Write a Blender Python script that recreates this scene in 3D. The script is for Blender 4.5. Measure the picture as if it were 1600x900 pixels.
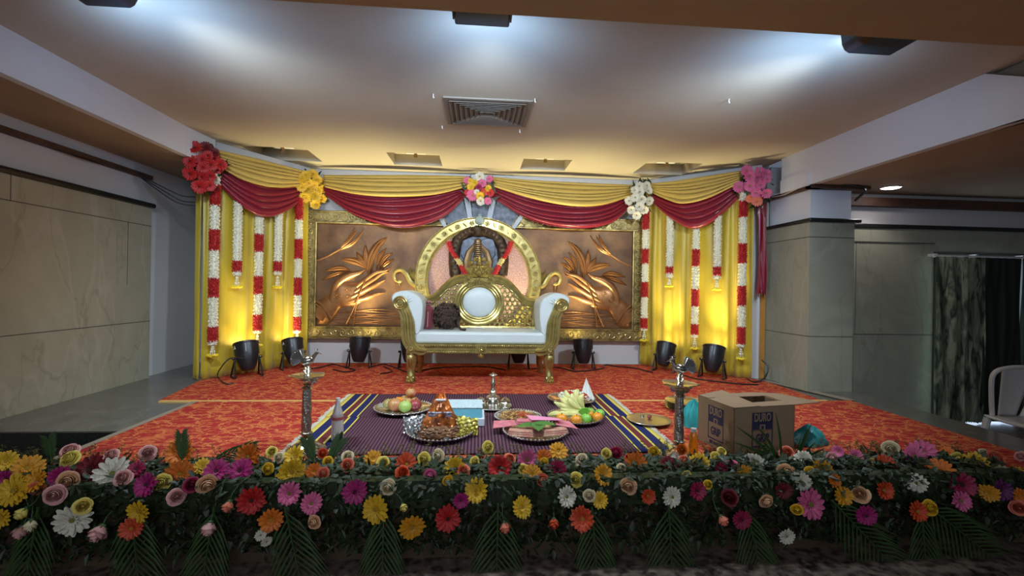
import bpy, math, random
from mathutils import Vector, Matrix, Euler
for o in list(bpy.data.objects): bpy.data.objects.remove(o)
S = bpy.context.scene; COL = S.collection; PI = math.pi
rnd = random.Random(7)
# ---------------- camera ----------------
YAW, ROLL, CH, FPX, CX, CY = math.radians(4.2), math.radians(1.0), 1.0, 711.0, 800.0, 448.0
cam = bpy.data.objects.new('camera', bpy.data.cameras.new('camera')); COL.objects.link(cam)
cam.data.sensor_width = 36; cam.data.lens = 36*FPX/1600; cam.data.clip_start = .02
cam.data.shift_y = (CY-450)/1600
cam.matrix_world = Matrix.Translation((0,0,CH)) @ Matrix.Rotation(-YAW,4,'Z') @ Matrix.Rotation(PI/2,4,'X') @ Matrix.Rotation(ROLL,4,'Z')
S.camera = cam
# ---------------- colour management, world ----------------
S.view_settings.view_transform = 'Standard'; S.view_settings.look = 'None'
S.view_settings.exposure = 1.45; S.view_settings.gamma = 1; S.view_settings.use_curve_mapping = False
W = bpy.data.worlds.new('world'); S.world = W; W.use_nodes = True
bg = W.node_tree.nodes['Background']; bg.inputs[0].default_value = (.55,.65,.9,1); bg.inputs[1].default_value = .07
def light(name, kind, loc, target, power, col, **k):
    d = bpy.data.lights.new(name, kind); o = bpy.data.objects.new(name, d); COL.objects.link(o)
    d.energy = power; d.color = col
    for a, v in k.items(): setattr(d, a, v)
    o.location = loc
    o.rotation_euler = (Vector(target)-Vector(loc)).to_track_quat('-Z','Y').to_euler()
    return o
COOL = (.55,.74,1.0); WARM = (1.0,.86,.46)
# daylight from the dim hall behind the camera
light('hall_daylight','AREA',(-.4,-2.2,1.9),(-.4,4,0.6),20,(.78,.86,1),shape='RECTANGLE',size=4,size_y=1.6)
# cool stage floods mounted behind the front beam (their boxes are built below)
FLOODS = [(-1.72,2.45,2.30),(.04,2.45,2.30),(2.12,2.45,2.30)]
for fx,fy,fz in FLOODS:
    light('flood_beam','SPOT',(fx,fy,fz),(fx*.6,4.3,.60),66,(.74,.87,1),spot_size=math.radians(132),spot_blend=.8,shadow_soft_size=.09)
    light('flood_spill','AREA',(fx+(-.22 if fx>1 else 0),fy+.0,fz-.22),(fx*.9,fy+.7,2.5),2.2,(.32,.56,1),shape='RECTANGLE',size=.5,size_y=.4)
# ---------------- helpers ----------------
Fv = Vector((math.sin(YAW),math.cos(YAW),0)); R0 = Vector((math.cos(YAW),-math.sin(YAW),0)); U0 = Vector((0,0,1))
Rv = R0*math.cos(ROLL)+U0*math.sin(ROLL); Uv = U0*math.cos(ROLL)-R0*math.sin(ROLL)
C0 = Vector((0,0,CH))
def ray(x,y): return Fv+Rv*((x-CX)/FPX)-Uv*((y-CY)/FPX)
def at(x,y,X=None,Y=None,Z=None):
    d = ray(x,y)
    t = X/d.x if X is not None else (Y/d.y if Y is not None else (Z-CH)/d.z)
    return C0+d*t
def atp(x,y,A,B,off=0.0):      # vertical plane through ground points A,B pushed off metres to the room
    d = ray(x,y); n = Vector((B[1]-A[1],-(B[0]-A[0]),0)).normalized()
    if n.dot(Vector((0,0,0))-Vector((A[0],A[1],0)))<0: n = -n
    a = Vector((A[0],A[1],0))+n*off
    return C0+d*((a-C0).dot(n)/d.dot(n))
class MB:
    def __init__(s): s.v=[]; s.f=[]; s.m=[]
    def add(s, vs, fs, mi=0):
        b=len(s.v); s.v += [tuple(v) for v in vs]; s.f += [tuple(i+b for i in f) for f in fs]; s.m += [mi]*len(fs); return s
    def box(s, c, d, rot=None, mi=0, taper=1.0):
        x,y,z = d[0]/2,d[1]/2,d[2]/2
        vs=[Vector((sx*x*(taper if sz>0 else 1),sy*y*(taper if sz>0 else 1),sz*z)) for sz in(-1,1) for sy in(-1,1) for sx in(-1,1)]
        if rot is not None:
            Rm = rot if isinstance(rot,Matrix) else Euler(rot).to_matrix()
            vs=[Rm@v for v in vs]
        vs=[v+Vector(c) for v in vs]
        return s.add(vs,[(0,2,3,1),(4,5,7,6),(0,1,5,4),(2,6,7,3),(0,4,6,2),(1,3,7,5)],mi)
    def bb(s, a, b, mi=0):
        return s.box([(a[i]+b[i])/2 for i in range(3)],[abs(b[i]-a[i]) for i in range(3)],mi=mi)
    def tube(s, path, r, n=8, mi=0, cap=True, flat=1.0, closed=False):
        P=[Vector(p) for p in path]; k=len(P); rs = r if isinstance(r,(list,tuple)) else [r]*k
        b=len(s.v); up=None
        for i,p in enumerate(P):
            t = (P[(i+1)%k]-P[i-1]) if closed else (P[min(i+1,k-1)]-P[max(i-1,0)])
            if t.length<1e-9: t=Vector((0,0,1))
            t.normalize()
            if up is None: up = Vector((0,0,1)) if abs(t.z)<.9 else Vector((0,1,0))
            a = (up-t*up.dot(t))
            if a.length<1e-5: a=Vector((1,0,0))-t*t.x
            a.normalize(); up=a; c=t.cross(a)
            for j in range(n):
                w=2*PI*j/n; s.v.append(tuple(p+(a*math.cos(w)*flat+c*math.sin(w))*rs[i]))
        rng = k if closed else k-1
        for i in range(rng):
            i2=(i+1)%k
            for j in range(n):
                j2=(j+1)%n; s.f.append((b+i*n+j,b+i*n+j2,b+i2*n+j2,b+i2*n+j)); s.m.append(mi)
        if cap and not closed:
            s.f.append(tuple(b+j for j in range(n))[::-1]); s.m.append(mi)
            s.f.append(tuple(b+(k-1)*n+j for j in range(n))); s.m.append(mi)
        return s
    def lathe(s, prof, c=(0,0,0), n=20, mi=0, rot=None, lob=None, sx=1, sy=1):
        b=len(s.v); Rm = Euler(rot).to_matrix() if rot is not None else None
        for (r,z) in prof:
            for j in range(n):
                w=2*PI*j/n; q = r*(lob(w,z) if lob else 1)
                v=Vector((q*math.cos(w)*sx,q*math.sin(w)*sy,z))
                if Rm: v=Rm@v
                s.v.append(tuple(v+Vector(c)))
        for i in range(len(prof)-1):
            for j in range(n):
                j2=(j+1)%n; s.f.append((b+i*n+j,b+i*n+j2,b+(i+1)*n+j2,b+(i+1)*n+j)); s.m.append(mi)
        s.f.append(tuple(b+j for j in range(n))[::-1]); s.m.append(mi)
        s.f.append(tuple(b+(len(prof)-1)*n+j for j in range(n))); s.m.append(mi)
        return s
    def ball(s, c, r, n=10, mi=0, sc=(1,1,1), rot=None):
        h=max(4,n//2)
        pr=[(max(r*math.sin(PI*i/h),r*.02),-r*math.cos(PI*i/h)) for i in range(h+1)]
        t=MB().lathe(pr,n=n); Rm=Euler(rot).to_matrix() if rot is not None else None
        vs=[]
        for v in t.v:
            v=Vector((v[0]*sc[0],v[1]*sc[1],v[2]*sc[2]))
            if Rm: v=Rm@v
            vs.append(v+Vector(c))
        return s.add(vs,t.f,mi)
    def grid(s, fn, nu, nv, mi=0):
        b=len(s.v)
        for i in range(nu+1):
            for j in range(nv+1): s.v.append(tuple(fn(i/nu,j/nv)))
        for i in range(nu):
            for j in range(nv):
                a=b+i*(nv+1)+j; s.f.append((a,a+nv+1,a+nv+2,a+1)); s.m.append(mi)
        return s
    def prism(s, pts, y0, y1, mi=0):     # outline in (x,z), extruded in y
        n=len(pts); vs=[(p[0],y0,p[1]) for p in pts]+[(p[0],y1,p[1]) for p in pts]
        fs=[tuple(range(n)),tuple(range(2*n-1,n-1,-1))]+[(i,(i+1)%n+0,(i+1)%n+n,i+n)[::-1] for i in range(n)]
        return s.add(vs,fs,mi)
    def dome_ribbon(s, path, w, h, y, n=12, rib=False, end=.15, belly=.5, mi=0):   # raised ribbon on the plane y, bulging to -y
        P=[Vector((p[0],0,p[1])) for p in path]
        P=resample(P,n); b=len(s.v); K=7
        for i,p in enumerate(P):
            t=(P[min(i+1,n)]-P[max(i-1,0)]).normalized(); q=Vector((-t.z,0,t.x)); u=i/n
            ww=w*prof_leaf(u,end,belly)*.5
            for j in range(K):
                a=-1+2*j/(K-1); d=h*math.sqrt(max(0,1-a*a))*(.35+.65*prof_leaf(u,end,belly))
                if rib and j==K//2: d*=.62
                s.v.append((p.x+q.x*a*ww, y-d, p.z+q.z*a*ww))
        for i in range(n):
            for j in range(K-1):
                a=b+i*K+j; s.f.append((a,a+1,a+K+1,a+K)); s.m.append(mi)
        return s
    def xf(s, M):
        s.v=[tuple(M@Vector(v)) for v in s.v]; return s
    def join(s, o, M=None):
        return s.add([ (M@Vector(v) if M else v) for v in o.v],o.f)
    def build(s, name, mats, parent=None, smooth=True, origin=None, bevel=0, angle=40, label=None):
        me=bpy.data.meshes.new(name); L=Vector((0,0,0))
        if parent is not None:
            q=parent
            while q is not None: L=L+Vector(q.location) if not q.get('_loc') else L; q=q.parent
            if parent.get('local'): L=Vector((0,0,0))
        elif origin is not None: L=Vector(origin)
        me.from_pydata([(v[0]-L.x,v[1]-L.y,v[2]-L.z) for v in s.v],[],s.f)
        if not isinstance(mats,(list,tuple)): mats=[mats]
        for m in mats: me.materials.append(m)
        if len(mats)>1: me.polygons.foreach_set('material_index',s.m)
        if smooth:
            me.polygons.foreach_set('use_smooth',[True]*len(me.polygons))
            try: me.set_sharp_from_angle(angle=math.radians(angle))
            except Exception: pass
        me.update()
        o=bpy.data.objects.new(name,me); COL.objects.link(o)
        if parent is not None:
            o.parent=parent
            if parent.get('local'): o['local']=1
        elif origin is not None: o.location=L
        if bevel:
            md=o.modifiers.new('bevel','BEVEL'); md.width=bevel; md.segments=2; md.limit_method='ANGLE'
        if label: o['label']=label
        return o
def prof_leaf(u,end,belly):
    if u<belly: return end+(1-end)*math.sin(PI/2*u/belly)
    return max(.03,math.cos(PI/2*(u-belly)/(1-belly))**.75)
def resample(P,n):
    # Catmull-Rom through P, n+1 points
    if len(P)==2: return [P[0].lerp(P[1],i/n) for i in range(n+1)]
    Q=[P[0]*2-P[1]]+list(P)+[P[-1]*2-P[-2]]; out=[]
    m=len(P)-1
    for i in range(n+1):
        t=i/n*m; k=min(int(t),m-1); u=t-k
        a,b,c,d=Q[k],Q[k+1],Q[k+2],Q[k+3]
        out.append(.5*((2*b)+(c-a)*u+(2*a-5*b+4*c-d)*u*u+(3*b-a-3*c+d)*u**3))
    return out
def spl(pts,n=24): return resample([Vector(p) for p in pts],n)
def tag(o,label=None,cat=None,group=None,kind=None):
    if label: o['label']=label
    if cat: o['category']=cat
    if group: o['group']=group
    if kind: o['kind']=kind
    return o
def thing(name,loc,label,cat,group=None,rz=0,local=False,rot=None):
    o=bpy.data.objects.new(name,None); COL.objects.link(o); o.location=loc; o.empty_display_size=.05
    o.rotation_euler = rot if rot else (0,0,rz)
    if local: o['local']=1
    return tag(o,label,cat,group)
def dup(o,parent=None,loc=None,rot=None,label=None,mat=None,scale=None):
    c=o.copy(); COL.objects.link(c); c.parent=parent
    if loc is not None: c.location=loc
    if rot is not None: c.rotation_euler=rot
    if scale is not None: c.scale=(scale,)*3
    if label: c['label']=label
    for ch in o.children: dup(ch,c)
    return c
def textmesh(s,size,bold=0):
    cu=bpy.data.curves.new('txt','FONT'); cu.body=s; cu.size=size; cu.align_x='CENTER'; cu.align_y='CENTER'; cu.offset=bold; cu.extrude=.0006
    t=bpy.data.objects.new('txt',cu); dg=bpy.context.evaluated_depsgraph_get(); me=bpy.data.meshes.new_from_object(t)
    mb=MB(); mb.v=[tuple(v.co) for v in me.vertices]; mb.f=[tuple(p.vertices) for p in me.polygons]; mb.m=[0]*len(mb.f)
    bpy.data.objects.remove(t); return mb
# ---------------- materials ----------------
def mat(name, col, rough=.5, metal=0, bump=0, bscale=30, var=0, vscale=6, col2=None, spec=.5, trans=0, emit=None, estr=0, sheen=0, coat=0, alpha=1, sss=0):
    m=bpy.data.materials.new(name); m.use_nodes=True; nt=m.node_tree; N=nt.nodes; b=N['Principled BSDF']
    b.inputs['Base Color'].default_value=(*col,1); b.inputs['Roughness'].default_value=rough; b.inputs['Metallic'].default_value=metal
    b.inputs['Specular IOR Level'].default_value=spec; b.inputs['Transmission Weight'].default_value=trans
    b.inputs['Sheen Weight'].default_value=sheen; b.inputs['Coat Weight'].default_value=coat; b.inputs['Alpha'].default_value=alpha
    b.inputs['Subsurface Weight'].default_value=sss
    if sss: b.inputs['Subsurface Radius'].default_value=(.01,.006,.004)
    if emit: b.inputs['Emission Color'].default_value=(*emit,1); b.inputs['Emission Strength'].default_value=estr
    tc=N.new('ShaderNodeTexCoord')
    if var or col2:
        n=N.new('ShaderNodeTexNoise'); n.inputs['Scale'].default_value=vscale; n.inputs['Detail'].default_value=6
        nt.links.new(tc.outputs['Object'],n.inputs['Vector'])
        r=N.new('ShaderNodeValToRGB'); c2=col2 or tuple(c*(1-var) for c in col)
        r.color_ramp.elements[0].position=.35; r.color_ramp.elements[0].color=(*c2,1)
        r.color_ramp.elements[1].position=.65; r.color_ramp.elements[1].color=(*col,1)
        nt.links.new(n.outputs['Fac'],r.inputs['Fac']); nt.links.new(r.outputs['Color'],b.inputs['Base Color'])
    if bump:
        n2=N.new('ShaderNodeTexNoise'); n2.inputs['Scale'].default_value=bscale; n2.inputs['Detail'].default_value=4
        nt.links.new(tc.outputs['Object'],n2.inputs['Vector'])
        bp=N.new('ShaderNodeBump'); bp.inputs['Strength'].default_value=bump; bp.inputs['Distance'].default_value=.01
        nt.links.new(n2.outputs['Fac'],bp.inputs['Height']); nt.links.new(bp.outputs['Normal'],b.inputs['Normal'])
    return m
def nodes(m): return m.node_tree, m.node_tree.nodes, m.node_tree.nodes['Principled BSDF']
M={}
M['plaster']=mat('white_plaster',(.60,.59,.57),.8,bump=.15,bscale=14,var=.06,vscale=1.3)
M['ceil']=mat('cream_ceiling_paint',(.56,.51,.40),.85,bump=.1,bscale=9,var=.12,vscale=.9)
M['soffit']=mat('beige_soffit_paint',(.44,.34,.22),.8,var=.15,vscale=1.5)
M['brownbeam']=mat('tan_beam_paint',(.52,.36,.20),.7,var=.12,vscale=2)
M['bevelw']=mat('white_beam_paint',(.74,.77,.80),.7,var=.04,vscale=2)
M['black']=mat('black_plastic',(.012,.012,.014),.35,bump=.05,bscale=80)
M['blackm']=mat('black_painted_metal',(.016,.015,.015),.38,metal=.3)
M['dkgranite']=mat('black_granite_edge',(.02,.022,.02),.25,var=.4,vscale=60)
M['brownduct']=mat('brown_cable_trunking',(.10,.045,.025),.6,var=.4,vscale=12)
def marble(name,c1,c2,vein,dark):
    m=mat(name,c1,.32); nt,N,b=nodes(m); tc=N.new('ShaderNodeTexCoord')
    n=N.new('ShaderNodeTexNoise'); n.inputs['Scale'].default_value=1.3; n.inputs['Detail'].default_value=9; n.inputs['Roughness'].default_value=.65; n.inputs['Distortion'].default_value=1.6
    r=N.new('ShaderNodeValToRGB'); E=r.color_ramp.elements
    E[0].position=.3; E[0].color=(*c2,1); E[1].position=.66; E[1].color=(*c1,1)
    mp=N.new('ShaderNodeMapping'); mp.inputs['Rotation'].default_value=(.5,.7,.6); mp.inputs['Scale'].default_value=(1.5,1.5,.45)
    v=N.new('ShaderNodeTexNoise'); v.inputs['Scale'].default_value=1.1; v.inputs['Detail'].default_value=3; v.inputs['Distortion'].default_value=.35
    r2=N.new('ShaderNodeValToRGB'); E=r2.color_ramp.elements; E[0].position=.485; E[0].color=(0,0,0,1); E[1].position=.5; E[1].color=(1,1,1,1)
    e=E.new(.515); e.color=(0,0,0,1)
    mx=N.new('ShaderNodeMixRGB'); mx.inputs['Color2'].default_value=(*vein,1)
    v2=N.new('ShaderNodeTexNoise'); v2.inputs['Scale'].default_value=1.7; v2.inputs['Detail'].default_value=5; v2.inputs['Distortion'].default_value=.25
    r3=N.new('ShaderNodeValToRGB'); E=r3.color_ramp.elements; E[0].position=.488; E[0].color=(0,0,0,1); E[1].position=.5; E[1].color=(.55,.55,.55,1)
    e=E.new(.512); e.color=(0,0,0,1)
    mx2=N.new('ShaderNodeMixRGB'); mx2.inputs['Color2'].default_value=(*dark,1)
    mu=N.new('ShaderNodeMath'); mu.operation='MULTIPLY'; mu.inputs[1].default_value=.5
    l=nt.links.new; l(tc.outputs['Object'],n.inputs['Vector']); l(tc.outputs['Object'],mp.inputs['Vector']); l(mp.outputs[0],v.inputs['Vector']); l(mp.outputs[0],v2.inputs['Vector'])
    l(n.outputs['Fac'],r.inputs['Fac']); l(v.outputs['Fac'],r2.inputs['Fac']); l(v2.outputs['Fac'],r3.inputs['Fac']); l(r2.outputs['Color'],mu.inputs[0]); l(mu.outputs[0],mx.inputs['Fac'])
    l(r.outputs['Color'],mx.inputs['Color1']); l(mx.outputs['Color'],mx2.inputs['Color1']); l(r3.outputs['Color'],mx2.inputs['Fac'])
    l(mx2.outputs['Color'],b.inputs['Base Color']); return m
M['marble']=marble('green_grey_marble',(.40,.37,.26),(.31,.29,.20),(.45,.42,.33),(.24,.22,.15))
M['marble_dim']=marble('green_grey_marble_dim',(.33,.335,.25),(.25,.255,.19),(.37,.37,.30),(.22,.21,.15))  # same stone; the right side's dimmer, cooler light is put into its colour
M['granite']=mat('polished_grey_granite',(.15,.145,.12),.22,var=.3,vscale=7)
M['floor']=mat('speckled_hall_tile',(.22,.17,.13),.35,col2=(.03,.025,.02),vscale=22)
M['riser']=mat('brown_stage_riser',(.10,.06,.03),.6,var=.4,vscale=5)
M['joint']=mat('dark_joint_line',(.05,.05,.04),.8)
def carpetmat():
    m=mat('red_patterned_carpet',(.45,.03,.02),.95,spec=.1); nt,N,b=nodes(m); l=nt.links.new
    tc=N.new('ShaderNodeTexCoord'); mp=N.new('ShaderNodeMapping'); mp.inputs['Scale'].default_value=(7,11,1)
    n=N.new('ShaderNodeTexNoise'); n.inputs['Scale'].default_value=1.25; n.inputs['Detail'].default_value=4; n.inputs['Roughness'].default_value=.6; n.inputs['Distortion'].default_value=1.3
    v=N.new('ShaderNodeTexVoronoi'); v.feature='DISTANCE_TO_EDGE'; v.inputs['Scale'].default_value=1.1
    ad=N.new('ShaderNodeVectorMath'); ad.operation='ADD'
    sc=N.new('ShaderNodeVectorMath'); sc.operation='SCALE'; sc.inputs['Scale'].default_value=1.2
    r=N.new('ShaderNodeValToRGB'); E=r.color_ramp.elements
    E[0].position=.0; E[0].color=(.60,.26,.08,1); E[1].position=.035; E[1].color=(.52,.12,.04,1)
    e=E.new(.06); e.color=(.34,.030,.026,1); e=E.new(1); e.color=(.36,.02,.018,1)
    r2=N.new('ShaderNodeValToRGB'); E=r2.color_ramp.elements; E[0].position=.52; E[0].color=(0,0,0,1); E[1].position=.60; E[1].color=(1,1,1,1)
    mx=N.new('ShaderNodeMixRGB'); mx.inputs['Color2'].default_value=(.56,.15,.05,1)
    l(tc.outputs['Object'],mp.inputs['Vector']); l(mp.outputs[0],n.inputs['Vector']); l(n.outputs['Color'],sc.inputs[0]); l(sc.outputs[0],ad.inputs[0]); l(mp.outputs[0],ad.inputs[1])
    l(ad.outputs[0],v.inputs['Vector']); l(v.outputs['Distance'],r.inputs['Fac']); l(n.outputs['Fac'],r2.inputs['Fac'])
    mm=N.new('ShaderNodeMath'); mm.operation='MULTIPLY'; mm.inputs[1].default_value=.7; l(r2.outputs['Color'],mm.inputs[0])
    l(mm.outputs[0],mx.inputs['Fac']); l(r.outputs['Color'],mx.inputs['Color1']); l(mx.outputs['Color'],b.inputs['Base Color'])
    return m
M['carpet']=carpetmat()
M['carpet_edge']=mat('carpet_backing_tape',(.26,.21,.15),.8)
M['goldcloth']=mat('gold_satin',(.52,.36,.075),.42,sheen=.12,bump=.05,bscale=200)
M['yellowcloth']=mat('yellow_satin_curtain',(.50,.37,.022),.40,sheen=.3,bump=.08,bscale=40,var=.12,vscale=2)
M['maroon']=mat('maroon_satin',(.21,.004,.018),.30,sheen=.10)
M['orangeboard']=mat('orange_brown_board',(.48,.22,.04),.5,var=.15)
M['copper']=mat('aged_copper_plate',(.22,.115,.05),.48,metal=.55,bump=.25,bscale=25,col2=(.10,.05,.024),vscale=4)
M['copperhi']=mat('burnished_copper',(.36,.175,.068),.36,metal=.65,bump=.12,bscale=60,col2=(.26,.12,.045),vscale=9)
M['antgold']=mat('antique_gold',(.42,.33,.12),.36,metal=.65,bump=.2,bscale=70,col2=(.17,.125,.045),vscale=14)
M['gold']=mat('sofa_gold_paint',(.52,.42,.15),.28,metal=.8,bump=.08,bscale=40,col2=(.36,.28,.09),vscale=12)
M['goldb']=mat('ring_gold',(.50,.42,.15),.3,metal=.65,bump=.1,bscale=60,col2=(.36,.28,.09),vscale=20)
M['leather']=mat('white_leatherette',(.55,.60,.58),.38,bump=.05,bscale=60,var=.04,vscale=5)
M['stone']=mat('grey_carved_stone',(.22,.25,.30),.7,bump=.7,bscale=60,col2=(.10,.12,.15),vscale=18)
M['palestone']=mat('pale_stone_strip',(.42,.48,.55),.6,var=.1)
M['pebble']=mat('pink_pebble_mosaic',(.62,.40,.34),.6,bump=.9,bscale=120,col2=(.34,.17,.14),vscale=75)
M['bronze']=mat('dark_bronze',(.10,.065,.035),.42,metal=.6,bump=.5,bscale=60,col2=(.035,.022,.014),vscale=18)
M['darkblue']=mat('dark_blue_stone',(.055,.075,.12),.3,bump=.3,bscale=30,col2=(.02,.028,.05),vscale=12)
M['silver']=mat('polished_silver',(.72,.68,.60),.17,metal=1,bump=.08,bscale=30)
M['silverd']=mat('engraved_silver',(.50,.46,.40),.3,metal=1,bump=.5,bscale=90)
M['steel']=mat('stainless_steel',(.70,.70,.68),.2,metal=1)
M['brass']=mat('warm_silver_plate',(.72,.69,.62),.28,metal=1)
M['redfl']=mat('red_rose_petals',(.42,.010,.012),.6,bump=.6,bscale=120)
M['whitefl']=mat('jasmine_white',(.74,.72,.55),.6,bump=.3,bscale=120)
M['yelfl']=mat('yellow_marigold',(.78,.60,.02),.6)
M['green']=mat('leaf_green',(.050,.11,.028),.5,var=.4,vscale=20)
M['dgreen']=mat('dark_leaf_green',(.026,.046,.012),.5,var=.5,vscale=12)
M['palm']=mat('palm_green',(.04,.09,.020),.42,var=.3,vscale=12)
M['carton']=mat('brown_cardboard',(.24,.155,.085),.85,var=.1,vscale=6)
M['navy']=mat('navy_ink',(.018,.018,.05),.6)
M['teal']=mat('teal_cloth',(.02,.33,.33),.7,var=.2)
M['greyw']=mat('white_plastic',(.62,.60,.56),.4)
M['tawny']=mat('brown_feather_bag',(.07,.035,.02),.8,bump=1,bscale=90,col2=(.018,.010,.007),vscale=40)
M['burg']=mat('burgundy_velvet',(.16,.012,.018),.7,sheen=.6)
M['redrope']=mat('red_fabric',(.30,.02,.02),.8)
M['glass']=mat('clear_plastic',(.8,.84,.88),.25,trans=.72)
M['oil']=mat('golden_oil',(.75,.42,.02),.08,trans=.75)
M['lens']=mat('warm_lamp_lens',(.9,.8,.5),.2,emit=(1,.8,.35),estr=6)
M['blens']=mat('cool_lamp_lens',(.9,.9,1),.2,emit=(.6,.8,1),estr=8)
M['downl']=mat('downlight_lens',(1,1,1),.3,emit=(1,.93,.95),estr=9)
M['day']=mat('daylight_outside',(.8,.9,1),.5,emit=(.6,.75,1),estr=1.6)
# ================= STRUCTURE =================
XL, XR, YB, ZC = -3.40, 3.30, 5.90, 2.44
def struct(name,mb,m,**k):
    o=mb.build(name,m,**k); o['kind']='structure'; return o
HF=-.38
# raised stage slab, polished granite; front piece narrower than the back
fl=MB(); fl.bb((XL-.1,3.19,HF-.02),(3.80,6.1,0)); fl.bb((-2.36,2.36,HF-.02),(3.80,3.19,0)); struct('floor',fl,M['granite'],smooth=False)
struct('floor_lower',MB().bb((-6.5,-3.5,HF-.1),(7.5,6.2,HF)),M['floor'],smooth=False)
r=MB(); r.bb((-2.40,2.33,HF),(3.82,2.37,-.005)); r.bb((-2.40,2.325,-.06),(3.82,2.335,-.01)); struct('trim_1',r,M['riser'],smooth=False)
struct('trim_2',MB().bb((XL,3.17,HF),(-2.36,3.20,-.002)),M['dkgranite'],smooth=False)
# back wall, diagonal walls behind the curtains, left wall
struct('wall_back',MB().bb((XL-.1,YB,HF),(3.9,YB+.12,2.9)),M['plaster'],smooth=False)
def vwall(A,B,t,z0,z1,mi=0):
    a,b=Vector((*A,0)),Vector((*B,0)); n=Vector((b.y-a.y,-(b.x-a.x),0)).normalized()*t
    vs=[a,b,b+n,a+n]; m=MB(); m.add([(v.x,v.y,z) for z in(z0,z1) for v in vs],[(0,1,2,3),(7,6,5,4),(0,4,5,1),(1,5,6,2),(2,6,7,3),(3,7,4,0)],mi); return m
struct('wall_diagonal_left',vwall((-2.78,4.80),(-2.10,5.92),-.08,2.0,2.44),M['plaster'],smooth=False)
struct('wall_diagonal_right',vwall((3.20,4.97),(2.14,5.92),.08,0,2.44),M['plaster'],smooth=False)
lw=MB(); lw.bb((XL-.14,-3.5,HF),(XL-.02,YB,2.25)); struct('wall_left',lw,M['plaster'],smooth=False)
# marble cladding on the left wall with joints and black granite cap
mp=MB(); mp.bb((XL-.03,-.5,HF),(XL+.04,4.93,1.745)); struct('trim_3',mp,M['marble'],smooth=False)
j=MB()
zj=at(0,526,X=XL+.04).z
j.bb((XL+.038,0,zj-.003),(XL+.0415,4.93,zj+.003))
zj2=1.745-.19
j.bb((XL+.038,0,zj2-.003),(XL+.0415,4.93,zj2+.003))
for y,a,b in ((3.52,zj2,1.745),(4.62,zj2-.6,zj2)): j.bb((XL+.038,y-.002,a),(XL+.0415,y+.002,b))
struct('trim_4',j,M['joint'],smooth=False)
c=MB(); c.tube([(XL+.045,-.5,1.765),(XL+.045,4.95,1.765)],.026,8); c.bb((XL-.02,-.5,1.742),(XL+.05,4.95,1.79)); struct('trim_5',c,M['dkgranite'])
# ceiling over the stage, with four square recesses near the back
wells=[]
for (x0,x1,y0,y1) in ((408,507,231,251),(614,697,240,261),(806,886,248,268),(980,1072,253,273)):
    a=at((x0+x1)/2,y0,Z=ZC); b=at((x0+x1)/2,y1,Z=ZC); l_=at(x0,y1,Z=ZC); r_=at(x1,y1,Z=ZC)
    wells.append((l_.x+.04,r_.x-.04,a.y,min(b.y,5.55)))
ys=sorted({2.09,5.95}|{w[2] for w in wells}|{w[3] for w in wells}); xs=sorted({-2.76,3.30}|{w[0] for w in wells}|{w[1] for w in wells})
ce=MB()
inside=lambda x,y: any(w[0]<x<w[1] and w[2]<y<w[3] for w in wells)
# fine grid cells so that the wells stay open
for i in range(len(xs)-1):
    for k in range(len(ys)-1):
        mx,my=(xs[i]+xs[i+1])/2,(ys[k]+ys[k+1])/2
        if not inside(mx,my): ce.add([(xs[i],ys[k],ZC),(xs[i+1],ys[k],ZC),(xs[i+1],ys[k+1],ZC),(xs[i],ys[k+1],ZC)],[(0,3,2,1)])
for (a,b,c_,d) in wells:
    h=ZC+.13
    ce.add([(a,c_,ZC),(b,c_,ZC),(b,d,ZC),(a,d,ZC),(a,c_,h),(b,c_,h),(b,d,h),(a,d,h)],[(0,1,5,4),(1,2,6,5),(2,3,7,6),(3,0,4,7),(4,5,6,7)])
    mx,my=(a+b)/2,(c_+d)/2
ce.bb((-2.9,2.0,ZC+.16),(3.5,6.02,ZC+.22))
struct('ceiling',ce,M['ceil'],smooth=False)
lf=MB().bb((3.34,1.5,2.30),(6,4.5,2.5)); struct('ceiling_side',lf,M['soffit'],smooth=False)
# side soffits (low ceilings) and their white beam faces
s1=MB(); s1.bb((XL-.14,-1,2.175),(-2.74,5.9,2.24)); struct('ceiling_left',s1,M['soffit'],smooth=False)
b1=MB(); b1.bb((-2.80,1.9,2.172),(-2.738,4.47,2.46)); b1.add([(-2.738,4.47,2.172),(-2.738,4.47,2.46),(-2.70,4.85,2.46),(-2.70,4.85,2.172),(-2.80,4.47,2.172),(-2.80,4.85,2.172),(-2.80,4.47,2.46),(-2.80,4.85,2.46)],[(0,3,2,1),(0,4,5,3)]); struct('trim_6',b1,M['bevelw'],smooth=False)
s2=MB(); s2.bb((3.33,1.95,2.07),(7.3,6.0,2.10)); struct('ceiling_right',s2,M['soffit'],smooth=False)
n1=at(1600,120,X=3.262); NZ=2.44+(n1.z-2.44)*(2.73-2.0)/(2.73-n1.y)
b2=MB(); b2.bb((3.262,2.73,2.068),(3.33,4.72,2.46)); b2.add([(x,y,z) for x in(3.262,3.33) for y,z in((2.0,2.068),(2.73,2.068),(2.73,2.44),(2.0,NZ))],[(0,3,2,1),(4,5,6,7),(0,1,5,4),(3,7,6,2),(0,4,7,3)]); b2.bb((3.25,4.30,2.06),(3.35,4.72,2.20)); struct('trim_7',b2,M['bevelw'],smooth=False)
# front proscenium beam
fb=MB(); fb.bb((-4.6,.9,2.25),(6,2.09,2.5)); struct('trim_8',fb,M['brownbeam'],smooth=False)
struct('ceiling_hall',MB().bb((-6.5,-3.5,2.5),(7.5,.95,2.56)),M['soffit'],smooth=False)
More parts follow.
